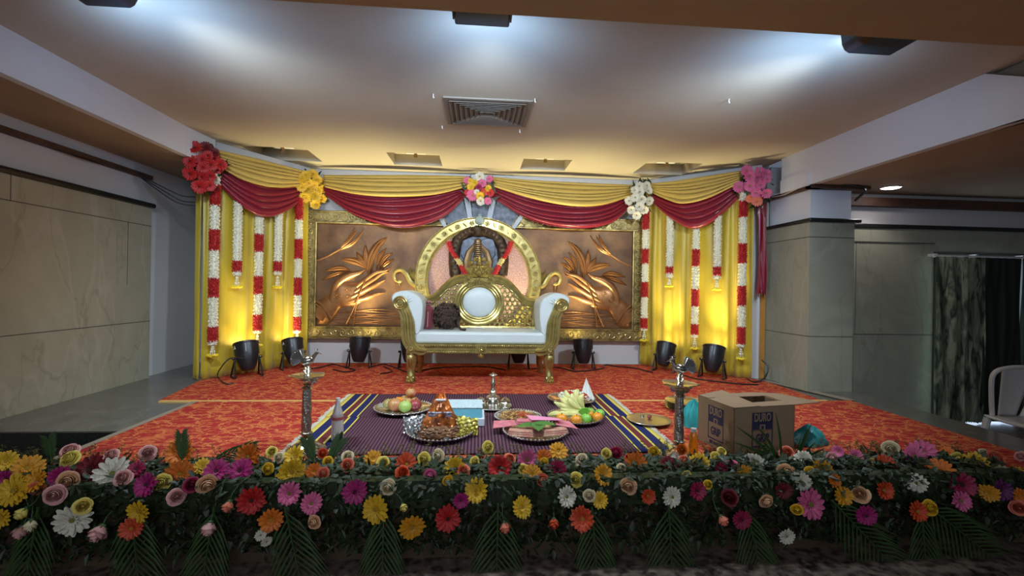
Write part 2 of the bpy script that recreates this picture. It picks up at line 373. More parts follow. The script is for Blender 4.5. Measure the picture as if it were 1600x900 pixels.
# right column
cz=at(1300,347,Y=4.33).z
col=MB(); col.bb((3.30,4.33,0),(3.775,5.05,cz)); struct('wall_column',col,M['marble_dim'],smooth=False)
col=MB(); col.bb((3.325,4.36,cz),(3.76,5.0,2.10)); struct('wall_column_top',col,M['bevelw'],smooth=False)
col=MB(); col.bb((3.28,4.30,cz-.004),(3.83,5.06,cz+.035)); struct('trim_9',col,M['dkgranite'],bevel=.01)
zc1=at(1300,371,Y=4.33).z; zc2=at(1300,526,Y=4.33).z
jj=MB()
for z in (zc1,zc2): jj.bb((3.298,4.328,z-.003),(3.777,5.05,z+.003))
struct('trim_10',jj,M['joint'],smooth=False)
# wall to the right of column (left of the curtain tail) and warm board
struct('wall_right',MB().bb((3.32,5.05,0),(3.5,5.95,2.44)),M['plaster'],smooth=False)
# far right wall, parallel to the back wall, lower hall floor
YR=4.62
wr=MB(); XD=at(1457,520,Y=YR).x; wr.bb((3.77,YR,HF),(XD,YR+.12,cz+.01)); wr.bb((XD,YR,1.44),(7.4,YR+.12,cz+.01)); struct('wall_far_right',wr,M['marble_dim'],smooth=False)
wr=MB(); wr.bb((3.77,YR+.015,cz),(7.4,YR+.12,2.1)); struct('wall_far_right_top',wr,M['plaster'],smooth=False)
wr=MB(); wr.bb((3.77,YR-.02,cz-.005),(7.4,YR+.02,cz+.04)); struct('trim_11',wr,M['dkgranite'],bevel=.008)
wr=MB(); wr.bb((3.77,YR-.012,zc1-.003),(XD,YR+.002,zc1+.003)); wr.bb((3.77,YR-.002,zc2-.003),(XD,YR+.002,zc2+.003)); wr.bb((4.05,YR-.002,zc2),(4.054,YR+.002,zc1)); struct('trim_12',wr,M['joint'],smooth=False)
wr=MB(); wr.bb((3.80,YR-.07,1.93),(7.4,YR+.015,2.02)); struct('trim_13',wr,M['brownduct'],smooth=False)
struct('trim_14',MB().bb((3.775,3.5,HF),(3.80,4.62,-.001)),M['dkgranite'],smooth=False)
# hall side walls/back far behind
struct('wall_hall_right',MB().bb((7.3,-3.5,HF),(7.4,4.7,2.6)),M['plaster'],smooth=False)
# doorway at far right: frame, bright outside
df=MB(); df.bb((XD,YR-.02,HF),(XD+.03,YR+.14,1.44)); df.bb((XD,YR-.02,1.42),(6.1,YR+.14,1.46)); df.bb((6.08,YR-.02,HF),(6.12,YR+.14,1.44))
dr=struct('door_1',df,M['joint'],smooth=False)
gl=MB().bb((XD+.03,YR+.10,HF),(6.08,YR+.12,1.42)); g=gl.build('door_glass',M['day'],dr,smooth=False)
# brown trunking with cables along the left wall top
t=MB(); t.bb((XL-.02,1.0,2.035),(XL+.035,4.95,2.075)); struct('trim_15',t,M['brownduct'],smooth=False)
t=MB(); t.bb((3.27,4.29,2.035),(3.40,5.05,2.068)); t.bb((3.27,4.28,2.035),(3.90,4.36,2.068)); struct('trim_16',t,M['brownduct'],smooth=False)
# ================= CARPETS =================
cp=[(-2.62,3.955),(3.17,3.955),(3.17,4.86),(2.16,5.85),(-2.16,5.85),(-2.78,4.86)]
o=MB().add([(x,y,z) for z in(0,.008) for x,y in cp],[(5,4,3,2,1,0),(6,7,8,9,10,11)]+[(i,(i+1)%6,(i+1)%6+6,i+6) for i in range(6)]).build('carpet',M['carpet'],origin=(0,4.9,0),smooth=False)
tag(o,'red and orange patterned carpet at the back, under the sofa and the floor lamps','carpet','red stage carpets')
o=MB().bb((-2.31,2.40,0.0),(3.43,3.945,.008)).build('carpet',M['carpet'],origin=(0,3.1,0),smooth=False)
tag(o,'red and orange patterned carpet at the front, under the purple striped mats','carpet','red stage carpets')
e=MB(); e.bb((-2.335,2.5,.0),(-2.29,3.93,.010)); o=e.build('carpet_tape',M['carpet_edge'],origin=(-2.3,3.2,0),smooth=False); tag(o,'greyish tape strip along the left edge of the front red carpet','tape')
e=MB(); e.bb((-2.6,3.93,.0),(3.2,3.965,.011)); o=e.build('carpet_strip',mat('yellow_seam_strip',(.62,.40,.12),.8),origin=(0,3.95,0),smooth=False); tag(o,'thin yellow seam strip between the two red patterned carpets','strip')
e=MB(); e.add([(3.13,4.85,.009),(3.22,4.85,.009),(3.50,3.95,.009),(3.38,3.95,.009)],[(0,3,2,1)]); o=e.build('underlay_edge',M['carpet_edge'],origin=(3.2,4.5,0),smooth=False); tag(o,'beige strip of underlay along right edge of the back red carpet','strip')
# ================= CEILING FITTINGS =================
a=at(692,150,Z=ZC); b=at(834,153,Z=ZC); c_=at(812,197,Z=ZC)
cx_=(a.x+b.x)/2; cy0,cy1=a.y,c_.y
th=thing('air_diffuser',(cx_,(cy0+cy1)/2,ZC),'square louvred air vent in the cream ceiling above the centre of the stage','vent')
w2=(b.x-a.x)/2; d2=(cy1-cy0)/2; cc=((a.x+b.x)/2,(cy0+cy1)/2)
def sqring(mb,cx,cy,ax,ay,w,z0,z1,mi=0,lean=0):
    o_=[(-1,-1),(1,-1),(1,1),(-1,1)]
    vs=[(cx+sx*ax,cy+sy*ay,z0) for sx,sy in o_]+[(cx+sx*(ax-w),cy+sy*(ay-w),z0+lean) for sx,sy in o_]+[(cx+sx*ax,cy+sy*ay,z1) for sx,sy in o_]+[(cx+sx*(ax-w),cy+sy*(ay-w),z1+lean) for sx,sy in o_]
    f=[]
    for i in range(4):
        k=(i+1)%4; f+=[(i,k,k+4,i+4),(i+8,i+12,k+12,k+8),(i,i+8,k+8,k),(i+4,k+4,k+12,i+12)]
    mb.add(vs,f,mi)
m=MB(); sqring(m,*cc,w2,d2,.035,ZC-.012,ZC,0); m.build('frame',mat('grey_vent_metal',(.20,.18,.15),.5),th,smooth=False)
mvent=mat('brown_grey_louvre',(.16,.13,.10),.5)
m=MB()
for i in range(7):
    k=1-i/7.5; sqring(m,*cc,(w2-.04)*k,(d2-.04)*k,.024,ZC-.022,ZC-.018,lean=.020)
m.box((cc[0],cc[1],ZC-.006),(.03,.03,.004)); m.build('louvre',mvent,th,smooth=False)
MB().bb((cc[0]-w2+.03,cc[1]-d2+.03,ZC-.0015),(cc[0]+w2-.03,cc[1]+d2-.03,ZC-.0005)).build('backing',M['black'],th,smooth=False)
for px,py,nm in ((677,149,'white hook on ceiling, front left of the air vent'),(836,156,'white hook on ceiling, front right of the air vent'),(691,198,'white hook on ceiling, back left of the air vent'),(812,204,'white hook on ceiling, back right of the air vent'),(1139,157,'lone small white hook on the ceiling, well right of the air vent')):
    p=at(px,py,Z=ZC-.01); m=MB(); m.tube([(p.x,p.y,ZC),(p.x,p.y,ZC-.022),(p.x+.006,p.y,ZC-.03)],.0045,6); o=m.build('ceiling_hook',M['greyw'],origin=(p.x,p.y,ZC)); tag(o,nm,'hook','small white hooks on the ceiling')
names=['leftmost','second from left','second from right','rightmost']
for i,(a,b,c_,d) in enumerate(wells):
    mx,my=(a+b)/2,(c_+d)/2; h=ZC+.13
    th=thing('recess_light_fitting',(mx,my,h),f'small unlit lamp holder on a plate in the {names[i]} ceiling recess','light fitting','lamp holders in ceiling recesses')
    MB().box((mx,my-.02,h-.03),(.22,.11,.06)).build('mounting_plate',M['bevelw'],th,smooth=False,bevel=.004)
    MB().lathe([(.018,-.05),(.022,-.03),(.016,0)],(mx,my-.02,h-.06),10).build('lamp_holder',mat('brass_holder',(.3,.2,.1),.4,metal=.7),th)
# flood fixtures
fixl=['black rectangular flood lamp hanging at top centre, above the air vent','black rounded flood lamp with sloping sides under the beam, top right','black rounded flood lamp at the very top left of the ceiling']
def fixture(xa,xb,y1,kind,label):
    Y=2.24; a=at(xa,y1,Y=Y+.16); b=at(xb,y1,Y=Y+.16); cx=(a.x+b.x)/2; w=b.x-a.x; zb=(a.z+b.z)/2
    th=thing('flood_lamp',(cx,Y,zb),label,'lamp','black flood lamps under the beam')
    m=MB()
    if kind=='box':
        m.box((cx,Y+.05,zb+.10),(w*.94,.20,.17),mi=0); m.build('housing',M['black'],th,bevel=.01,smooth=False)
        for s in(-1,1): MB().box((cx+s*w*.48,Y+.03,zb+.11),(w*.03,.12,.20)).build('bracket',M['blackm'],th,smooth=False)
        for s in(-1,1): MB().ball((cx+s*w*.34,Y,zb+.012),.008,8).build('bolt',M['blackm'],th)
    else:
        out=[(-.5,.2),(-.44,.045),(-.40,.015),(-.33,0),(.30,0),(.37,.015),(.42,.05),(.52,.12),(.56,.2)]
        m.prism([(cx+p[0]*w,zb+p[1]) for p in out],Y-.05,Y+.16); m.build('housing',M['black'],th,bevel=.008,smooth=False)
        m=MB(); m.tube([(cx,Y+.05,zb+.19),(cx,Y+.05,2.44)],.012,8); m.build('hanging_rod',M['blackm'],th)
    MB().box((cx,Y+.164,zb+.10),(w*.6,.006,.09)).build('lens',M['blens'],th,smooth=False)
fixture(708,798,48,'box',fixl[0]); fixture(1308,1408,86,'round',fixl[1]); fixture(118,226,12,'round',fixl[2])
p=at(1392,293,Z=2.068)
th=thing('downlight',(p.x,p.y,2.068),'lit round white downlight in the dark low ceiling on the right','downlight')
MB().lathe([(.078,0),(.088,-.004),(.088,.0)],p,28).build('rim',M['greyw'],th)
MB().lathe([(.074,-.006),(.070,-.008),(.01,-.010)],p,28).build('lens',M['downl'],th)
light('downlight_beam','SPOT',(p.x,p.y,2.04),(p.x,p.y,0),3.5,(1,.93,.9),spot_size=math.radians(120),spot_blend=.6,shadow_soft_size=.06)
# cables on the left wall trunking
for k,(pts,lb) in enumerate((([(60,212),(110,240),(150,243)],'upper black cable sagging below the brown trunking on left wall'),([(95,224),(125,246),(170,244)],'lower black cable sagging below the brown trunking on left wall'))):
    P=[at(x,y,X=XL+.03) for x,y in pts]; P=[Vector((XL+.0,P[0].y,2.06))]+P[1:-1]+[Vector((XL+.0,P[-1].y+.3,2.06))]
    o=MB().tube(spl(P,20),.006,6).build('wall_cable',M['black'],origin=P[0]); tag(o,lb,'cable','sagging wall cables on the left')
for k,(y0,y1,lb) in enumerate(((300,306,'upper black cable looping from left wall towards the red bouquet'),(303,314,'middle black cable looping from left wall towards the red bouquet'),(306,319,'lower black cable looping from left wall towards the red bouquet'))):
    P=[Vector((XL+.02,4.72,2.05)),at(262,y0-4+k*3,Y=4.80),at(285,y1,Y=4.84),at(308,y1+2,Y=4.87)]
    o=MB().tube(spl(P,20),.0055,6).build('wall_cable',M['black'],origin=P[0]); tag(o,lb,'cable','sagging wall cables on the left')
P=[(3.30,4.27,2.075),(3.5,4.25,2.085),(3.75,4.26,2.06),(3.85,4.3,2.02),(3.93,4.5,1.97)]
o=MB().tube(spl(P,24),.014,6).build('wall_cable',M['black'],origin=P[0]); tag(o,'black cable bundle lying on the ledge above the right column','cable')
P=[(3.28,5.0,2.07),(3.268,4.7,2.045),(3.265,4.4,2.07),(3.30,4.28,2.08)]
o=MB().tube(spl(P,24),.006,6).build('wall_cable',M['greyw'],origin=P[0]); tag(o,'thin pale cable along the brown ledge beside the right beam','cable')
# ================= MURAL =================
def ring(mb,cx,cz,r0,r1,y0,y1,n=72,mi=0,a0=0,a1=2*PI):
    full=abs(a1-a0-2*PI)<1e-6; k=n if full else n+1; b=len(mb.v)
    for i in range(k):
        w=a0+(a1-a0)*i/n
        for r,y in((r0,y1),(r0,y0),(r1,y0),(r1,y1)): mb.v.append((cx+r*math.cos(w),y,cz+r*math.sin(w)))
    for i in range(n):
        i2=(i+1)%k
        for j in range(3): mb.f.append((b+i*4+j,b+i*4+j+1,b+i2*4+j+1,b+i2*4+j)); mb.m.append(mi)
def spiral(mb,cx,cz,y,r,turns,rt,a0=0,s=1,n=22):
    P=[]
    for i in range(n+1):
        u=i/n; w=a0+s*u*turns*2*PI; q=r*(1-u*.9)
        P.append((cx+q*math.cos(w),y-.004*u,cz+q*math.sin(w)))
    mb.tube(P,[rt*(1-.4*i/n) for i in range(n+1)],6,flat=1)
YM=5.84                      # front face of the copper plates
mz0,mz1=.325,1.895; fw=.135
def z3(x,y): p=at(470+x*.2668,320+y*.2668,Y=YM); return (p.x,p.z)
def relief(s):
    side='left' if s<0 else 'right'
    T=lambda pts:[((x if s<0 else -x-.01),z) for x,z in [z3(*q) for q in pts]]
    x_out=-2.155 if s<0 else 2.145
    th=thing('relief_mural',(x_out*.55,YB,mz0),f'copper relief mural of a hand holding a lotus, {side} of the round medallion','mural','copper relief murals')
    xi=-.45*(-s) if False else (-.42 if s<0 else .41)
    lo,hi=sorted((x_out,xi))
    MB().bb((lo+.02,YM,mz0+.02),(hi,YB,mz1-.02)).build('copper_plate',M['copper'],th,smooth=False)
    fr=MB()
    # frame bars: outer flat, raised inner & outer lips
    def bar(a,b): fr.bb(a,b)
    xo,xn=(x_out,x_out-s*fw)
    bar((min(xo,xn),YM-.035,mz0),(max(xo,xn),YB,mz1))
    l2,h2=(lo+fw,hi) if s<0 else (lo,hi-fw)
    bar((l2,YM-.035,mz0),(h2,YB,mz0+fw)); bar((l2,YM-.035,mz1-fw),(h2,YB,mz1))
    for (p,q) in (((lo,mz0),(hi,mz0)),((lo,mz0+fw),(hi,mz0+fw)),((lo,mz1),(hi,mz1)),((lo,mz1-fw),(hi,mz1-fw)),((xo,mz0),(xo,mz1)),((xn,mz0+fw),(xn,mz1-fw))):
        fr.tube([(p[0],YM-.040,p[1]),(q[0],YM-.040,q[1])],.013,6)
    fr.build('frame',M['antgold'],th,angle=30)
    sc=MB(); yy=YM-.042
    L_=int((hi-lo)/.105)
    for zc in (mz0+fw/2,mz1-fw/2):
        for i in range(L_+1):
            x=lo+.06+i*.105
            if x>hi: break
            d=1 if i%2 else -1
            spiral(sc,x,zc+d*.006,yy,.044,1.2,.0065,a0=PI if d>0 else 0,s=d)
            sc.tube([(x-.05,yy,zc-d*.044),(x-.01,yy,zc-d*.05),(x+.05,yy,zc+d*.0)],[.003,.008,.003],5)
    n=int((mz1-mz0-2*fw)/.105)
    for i in range(n+1):
        z=mz0+fw+.03+i*.105; d=1 if i%2 else -1; xc=(xo+xn)/2
        spiral(sc,xc+d*.006,z,yy,.044,1.2,.0065,a0=PI/2*d,s=d); sc.tube([(xc-d*.044,yy,z-.05),(xc-d*.05,yy,z),(xc,yy,z+.05)],[.003,.008,.003],5)
    sc.build('scroll_carving',mat('carved_gold_highlight',(.55,.45,.18),.3,metal=.65) if 'scr' not in M else M['scr'],th)
    # hand
    h=MB(); Y_=YM
    pal=T([(95,700),(95,572),(130,552),(182,520),(200,480),(225,450),(300,458),(385,448),(412,470),(405,510),(345,575),(290,598),(240,605),(205,650),(165,700),(130,708)])
    cxp=sum(p[0] for p in pal)/len(pal); czp=sum(p[1] for p in pal)/len(pal)
    PP=resample([Vector((p[0],0,p[1])) for p in pal+[pal[0]]],64)[:-1]
    b=len(h.v); K=6; cen=T([(230,560)])[0]
    for k in range(K+1):
        f=1-k/K; d=.045*math.sqrt(max(0,1-f*f))
        for p in PP: h.v.append((cen[0]+(p.x-cen[0])*f,Y_-d,cen[1]+(p.z-cen[1])*f))
    n=len(PP)
    for k in range(K):
        for i in range(n): h.f.append((b+k*n+i,b+k*n+(i+1)%n,b+(k+1)*n+(i+1)%n,b+(k+1)*n+i)); h.m.append(0)
    W_=.00178*1.0
    def dr(mb,pts,w,hh,rib=False,end=.6,belly=.4): mb.dome_ribbon(T(pts),w*W_*1.15,hh,Y_,16,rib,end,belly)
    dr(h,[(100,660),(140,610),(200,560),(260,520)],120,.045,end=.9)
    dr(h,[(185,560),(205,480),(240,440),(290,412),(345,398),(385,375)],50,.05,end=.9)           # thumb
    dr(h,[(330,480),(400,425),(450,395),(500,385),(528,365)],36,.055,end=.9,belly=.2)
    dr(h,[(320,510),(390,462),(440,430),(480,402),(518,395)],34,.05,end=.9,belly=.2)
    dr(h,[(300,540),(380,500),(430,475),(470,452),(497,440)],34,.05,end=.9,belly=.2)
    dr(h,[(270,570),(350,552),(410,535),(455,520),(495,515)],36,.045,end=.9,belly=.2)
    h.build('hand',M['copperhi'],th)
    br=MB(); 
    MB().tube([(x,Y_-.048,z) for x,z in T([(102,562),(140,590),(165,625),(190,668)])],.014,6).build('bracelet',M['copperhi'],th)
    MB().tube([(x,Y_-.048,z) for x,z in T([(88,575),(126,603),(151,638),(172,680)])],.010,6).build('bracelet',M['copperhi'],th)
    q=T([(222,535)])[0]; spiral(br,q[0],q[1],Y_-.05,.055,2,.005); q=T([(275,500)])[0]; spiral(br,q[0],q[1],Y_-.05,.035,1.5,.004); q=T([(285,545)])[0]; spiral(br,q[0],q[1],Y_-.05,.03,1.5,.004)
    br.build('henna_swirls',M['copperhi'],th)
    lo_=MB()
    for pts,w in (([(390,378),(340,340),(290,325),(235,320)],52),([(390,375),(360,330),(325,275)],44),([(392,372),(380,300),(380,233)],40),([(400,425),(405,330),(445,245),(508,188)],60),([(415,420),(418,330),(436,280),(470,215)],34),([(445,395),(455,320),(475,285),(502,252)],30),([(455,390),(480,330),(505,300),(540,283)],34),([(465,390),(490,355),(515,335),(548,318)],34),([(300,395),(250,372),(200,375),(135,388)],40),([(285,392),(230,400),(180,415),(125,440)],34)):
        lo_.dome_ribbon(T(pts),w*W_,.032,Y_-.004,14,True,.1,.5)
    lo_.build('lotus_petals',M['copperhi'],th)
    bu=MB()
    for pts in ([(232,258),(280,205),(318,133)],[(240,250),(285,205),(335,145)],[(238,262),(310,220),(372,143)]): bu.dome_ribbon(T(pts),26*W_,.022,Y_,12,True,.3,.4)
    bu.tube([(x,Y_-.012,z) for x,z in [(v.x,v.z) for v in resample([Vector((a,0,c)) for a,c in T([(98,327),(160,300),(205,275),(240,255)])],12)]],.011,6)
    bu.build('lotus_bud',M['copperhi'],th)
    for pts in ([(392,430),(350,520),(315,610),(272,697)],[(385,440),(345,540),(325,620),(315,702)],[(560,430),(562,500)],[(578,430),(580,500)]):
        MB().tube([(v.x,Y_-.056 if pts[0][0]<500 else Y_-.012,v.z) for v in resample([Vector((a,0,c)) for a,c in T(pts)],12)],.0055,6).build('lotus_stem',M['copperhi'],th)
    wv=MB(); R=random.Random(3)
    for i in range(9):
        y=618+i*10; x0=200 + (i%3)*14 -i*4; pts=[(x0+k*68,y+6*math.sin(k*1.3+i*1.7)) for k in range(7)]
        wv.dome_ribbon(T(pts),9*W_,.012,Y_,24,False,.3,.5)
    wv.build('water_waves',M['copperhi'],th)
    # golden swan curl next to the ring
    sw=MB()
    P=[(x,Y_-.05,z) for x,z in T([(690,478),(650,455),(625,410),(595,382),(565,385),(550,408),(558,440),(580,448)])]
    sw.tube(spl(P,30),[.036*(1-.55*i/30) for i in range(31)],8)
    sw.ball(P[-1],.03,10,sc=(1.3,.8,.8)); sw.tube([P[-1],(P[-1][0]+.0,P[-1][1],P[-1][2]-.06)],[.014,.004],6)
    for pts in ([(690,450),(655,420),(640,365)],[(690,460),(668,420),(662,380)],[(690,450),(678,420),(680,385)]): sw.dome_ribbon(T(pts),26*W_,.04,Y_-.03,10,True,.3,.5)
    sw.build('swan_head',M['goldb'],th)
M['scr']=mat('carved_gold_highlight',(.55,.45,.18),.3,metal=.65,bump=.1,bscale=50)
relief(-1); relief(1)
# round medallion
mc=Vector((0.0,0,at(748,340,Y=5.8).z-.80)); R1,R0_=.80,.635
th=thing('round_medallion',(mc.x,YB,mc.z-R1),'round gold-ringed medallion with a dark idol niche behind the sofa','medallion')
MBd=MB(); MBd.lathe([(R0_+.01,0),(R0_+.01,.05)],(mc.x,YM-.015+.03,mc.z),72,rot=(PI/2,0,0)); MBd.build('pebble_disc',M['pebble'],th)
m=MB(); ring(m,mc.x,mc.z,R0_,R1,YM-.075,YM+.02,96)
for r in(R0_+.012,R1-.012,R0_+.028): m.tube([(mc.x+r*math.cos(2*PI*i/96),YM-.078,mc.z+r*math.sin(2*PI*i/96)) for i in range(96)],.010,6,closed=True)
m.build('ring_frame',M['goldb'],th,angle=30)
m=MB(); rm=(R0_+R1)/2+.005
for i in range(24):
    w=2*PI*(i+.5)/24+PI/2; x,z=mc.x+rm*math.cos(w),mc.z+rm*math.sin(w)
    if i%1==0:
        m.tube([(x+.038*math.cos(2*PI*k/16),YM-.082,z+.038*math.sin(2*PI*k/16)) for k in range(16)],.007,5,closed=True)
        for k in range(6): q=2*PI*k/6; m.ball((x+.021*math.cos(q),YM-.080,z+.021*math.sin(q)),.0115,6)
        m.ball((x,YM-.086,z),.010,6)
    w2_=2*PI*(i)/24+PI/2
    for d in(-1,1):
        a=[(mc.x+(rm+d*.05*k/3-d*.02)*math.cos(w2_+d*.05*(k-1.5)/3),YM-.08,mc.z+(rm+d*.05*k/3-d*.02)*math.sin(w2_+d*.05*(k-1.5)/3)) for k in range(4)]
        m.tube(a,[.003,.008,.009,.003],5)
m.build('rosette_carving',M['goldb'],th)
# fan of stones above the ring
m=MB(); pl=MB()
for a0,a1,r1,mb in ((90-34,90-31,1.10,pl),(90-30,90-12,1.06,m),(90-11,90-7,1.12,pl),(90-6,90+6,1.08,m),(90+7,90+11,1.12,pl),(90+12,90+30,1.06,m),(90+31,90+34,1.10,pl)):
    ring(mb,mc.x,mc.z,R1-.005,r1,YM-.055 if mb is m else YM-.07,YB,4,a0=math.radians(a0),a1=math.radians(a1))
    a0r,a1r=math.radians(a0),math.radians(a1)
m.build('fan_stone',M['stone'],th,smooth=False); pl.build('fan_strip',M['palestone'],th,smooth=False)
m=MB(); zt=mc.z+.70; m.lathe([(.015,0),(.05,.02),(.068,.05),(.05,.09),(.02,.11),(.028,.125),(.01,.14)],(mc.x,YM-.09,zt),14,sy=.5); m.build('pot_emblem',mat('grey_green_emblem',(.32,.38,.33),.5),th)
# niche arch
def NP(x,y): p=at(600+x/3,320+y/3,Y=YM-.03); return Vector((p.x,YM-.03,p.z))
m=MB(); arch=[NP(*q) for q in ((335,330),(330,260),(335,200),(360,150),(400,128),(440,120),(480,128),(525,150),(552,200),(558,260),(552,330))]
m.tube(spl(arch,40),[.075]*41,10,flat=1); 
for i,p in enumerate(spl(arch,26)): m.ball(p+Vector((0,-.05,0)),.032,8)
m.tube([NP(440,118)+Vector((0,-.04,0)),NP(440,150)+Vector((0,-.06,0))],[.09,.05],10)
m.ball(NP(440,120)+Vector((0,-.06,0)),.06,10); m.ball(NP(420,126)+Vector((0,-.06,0)),.035,8); m.ball(NP(460,126)+Vector((0,-.06,0)),.035,8)
m.build('niche_arch',M['bronze'],th)
m=MB(); pts=[NP(*q) for q in ((330,160),(340,135),(400,112),(440,108),(490,112),(545,138),(560,165),(570,210),(575,330),(320,330),(318,210))]
m.prism([(p.x,p.z) for p in pts],YM-.05,YM-.03); m.build('niche_back',M['stone'],th,smooth=False)
for s,x in ((-1,398),(1,484)):
    q=[(x-s*0-38,235),(x-38,200),(x-28,168),(x,157),(x+28,165),(x+38,195),(x+36,235),(x+20,265),(x-20,265)]
    m=MB(); pp=[NP(*a) for a in q]; m.prism([(p.x,p.z) for p in pp],YM-.075,YM-.045); m.build('niche_panel',M['darkblue'],th,bevel=.008,smooth=False)
m=MB()
for i in range(9):
    p=NP(440,185+i*9); m.lathe([(.03,-.012),(.058,-.006),(.058,.006),(.03,.012)],p+Vector((0,-.04,0)),12)
m.ball(NP(440,176)+Vector((0,-.04,0)),.05,10)
for s in(-1,1): m.tube([NP(440+s*12,190)+Vector((0,-.03,0)),NP(440+s*40,225)+Vector((0,-.04,0)),NP(440+s*52,270)+Vector((0,-.04,0)),NP(440+s*52,330)+Vector((0,-.04,0))],[.03,.045,.05,.03],8)
m.build('idol_figure',mat('worn_bronze_figure',(.26,.17,.08),.4,metal=.7,bump=.4,bscale=50),th)
for s in(-1,1):
    for x in (335,320): m=MB(); m.box((NP(440+s*(440-x),300)),(.06 if x==335 else .04,.03,.26)); m.build('niche_pillar',M['bronze'],th,smooth=False,bevel=.004)
# ================= FLOWER KITS (local coordinates, facing -Y) =================
FM={}
def fcol(key,c,c2=None):
    FM[key]=mat(key.replace(' ','_')+'_petals',c,.55,col2=c2 or tuple(v*.72 for v in c),vscale=25,sss=.12); return FM[key]
for k,c in {'yellow':(.82,.50,.02),'golden':(.80,.36,.012),'orange':(.80,.20,.012),'orange-red':(.68,.075,.015),'red':(.55,.012,.010),'dark red':(.17,.005,.010),'magenta':(.46,.018,.17),'crimson':(.36,.012,.065),'pink':(.74,.14,.30),'white':(.78,.74,.58),'coral':(.78,.19,.10),'peach':(.82,.48,.26),'cream':(.80,.68,.42),'pale pink':(.78,.40,.36),'purple':(.13,.008,.10),'pale yellow':(.82,.66,.14)}.items(): fcol(k,c)
CEN={'y':mat('yellow_flower_centre',(.45,.28,.03),.8,bump=.5,bscale=400),'d':mat('dark_flower_centre',(.05,.015,.010),.8,bump=.5,bscale=400),'g':mat('green_flower_centre',(.22,.22,.04),.8,bump=.5,bscale=400)}
def gerbera_mb(seed,cup=.15,n=17):
    R=random.Random(seed); m=MB()
    for layer,(nn,r1,lift,w) in enumerate(((n,1.0,cup,.155),(n-4,.88,cup+.10,.13),(12,.36,.24,.06))):
        for i in range(nn):
            a=2*PI*(i+.5*layer)/nn+R.uniform(-.07,.07); L=r1*R.uniform(.9,1.05); dz=R.uniform(-.05,.05); ca,sa=math.cos(a),math.sin(a)
            b=len(m.v); 
            for k,(u,ww,h) in enumerate(((.16,.5,0),(.5,1,.5),(.82,.95,.85),(1.0,.35,.8))):
                rr=L*u; zz=-(lift*h+dz*u) - (.03*layer)
                for s in(-1,0,1): m.v.append(((rr*ca-s*w*ww*sa)*.5,(zz+(.035 if s==0 else 0))*.5,(rr*sa+s*w*ww*ca)*.5))
            for k in range(3):
                for s in range(2): q=b+k*3+s; m.f.append((q,q+1,q+4,q+3)); m.m.append(0)
    return m
def cen_mb():
    return MB().ball((0,-.035,0),.11,10,sc=(1,.45,1))
def rose_mb(seed,bud=False):
    R=random.Random(seed); m=MB()
    layers=((.09,3,.40,0),(.16,3,.40,0),(.23,4,.37,.1),(.31,5,.30,.35),(.39,5,.20,.7),(.46,5,.07,1)) if not bud else ((.10,3,.42,0),(.17,3,.40,0),(.24,3,.34,.1),(.30,4,.24,.5))
    for li,(rad,n,h,fl_) in enumerate(layers):
        for i in range(n):
            a0=2*PI*i/n+li*.7+R.uniform(-.1,.1); b=len(m.v); sp=2*PI/n*.62; rk=R.uniform(.93,1.07)
            for p in range(5):
                v=p/4
                rr=rk*rad*(.35+.65*math.sin(v*PI*(.50+.18*(1-fl_))))*(1+.16*fl_*(v>.9)); zz=-(h*1.0*v-.12*(1-v)) + (.09*fl_ if v>.9 else 0)
                for q in range(7):
                    s=-1+q/3; a=a0+s*sp; hh=1-.38*s*s*v; r2=rr*(1-.10*s*s*v+.05*s)
                    m.v.append((r2*math.cos(a),zz*hh,r2*math.sin(a)))
            for p in range(4):
                for q in range(6): x=b+p*7+q; m.f.append((x,x+1,x+8,x+7)); m.m.append(0)
    m.ball((0,-.1,0),.10,8,sc=(1,1.8,1))
    return m
def calyx_mb(bud=False):
    m=MB(); m.ball((0,.12,0),.15,8,sc=(1,.8,1))
    for i in range(5):
        a=2*PI*i/5; m.tube([(0,.12,0),(.17*math.cos(a),.03,.17*math.sin(a)),(.27*math.cos(a),-.10,.27*math.sin(a))],[.05,.05,.01],5)
    return m
MESH={}
def fmesh(kind,var,col):
    k=(kind,var,col)
    if k not in MESH:
        base=(kind,var)
        if base not in MESH:
            mb = gerbera_mb(var*7+1,.08+.16*(var%3),15+var) if kind=='gerbera' else rose_mb(var*5+2,kind=='rosebud')
            me=bpy.data.meshes.new(kind+'_petals'); me.from_pydata(mb.v,[],mb.f); me.polygons.foreach_set('use_smooth',[True]*len(me.polygons)); MESH[base]=me
        me=MESH[base].copy(); me.materials.clear(); me.materials.append(FM[col]); MESH[k]=me
    return MESH[k]
def smesh(key,mb,m):
    if key not in MESH:
        me=bpy.data.meshes.new(key); me.from_pydata(mb.v,[],mb.f); me.polygons.foreach_set('use_smooth',[True]*len(me.polygons)); me.materials.append(m); MESH[key]=me
    return MESH[key]
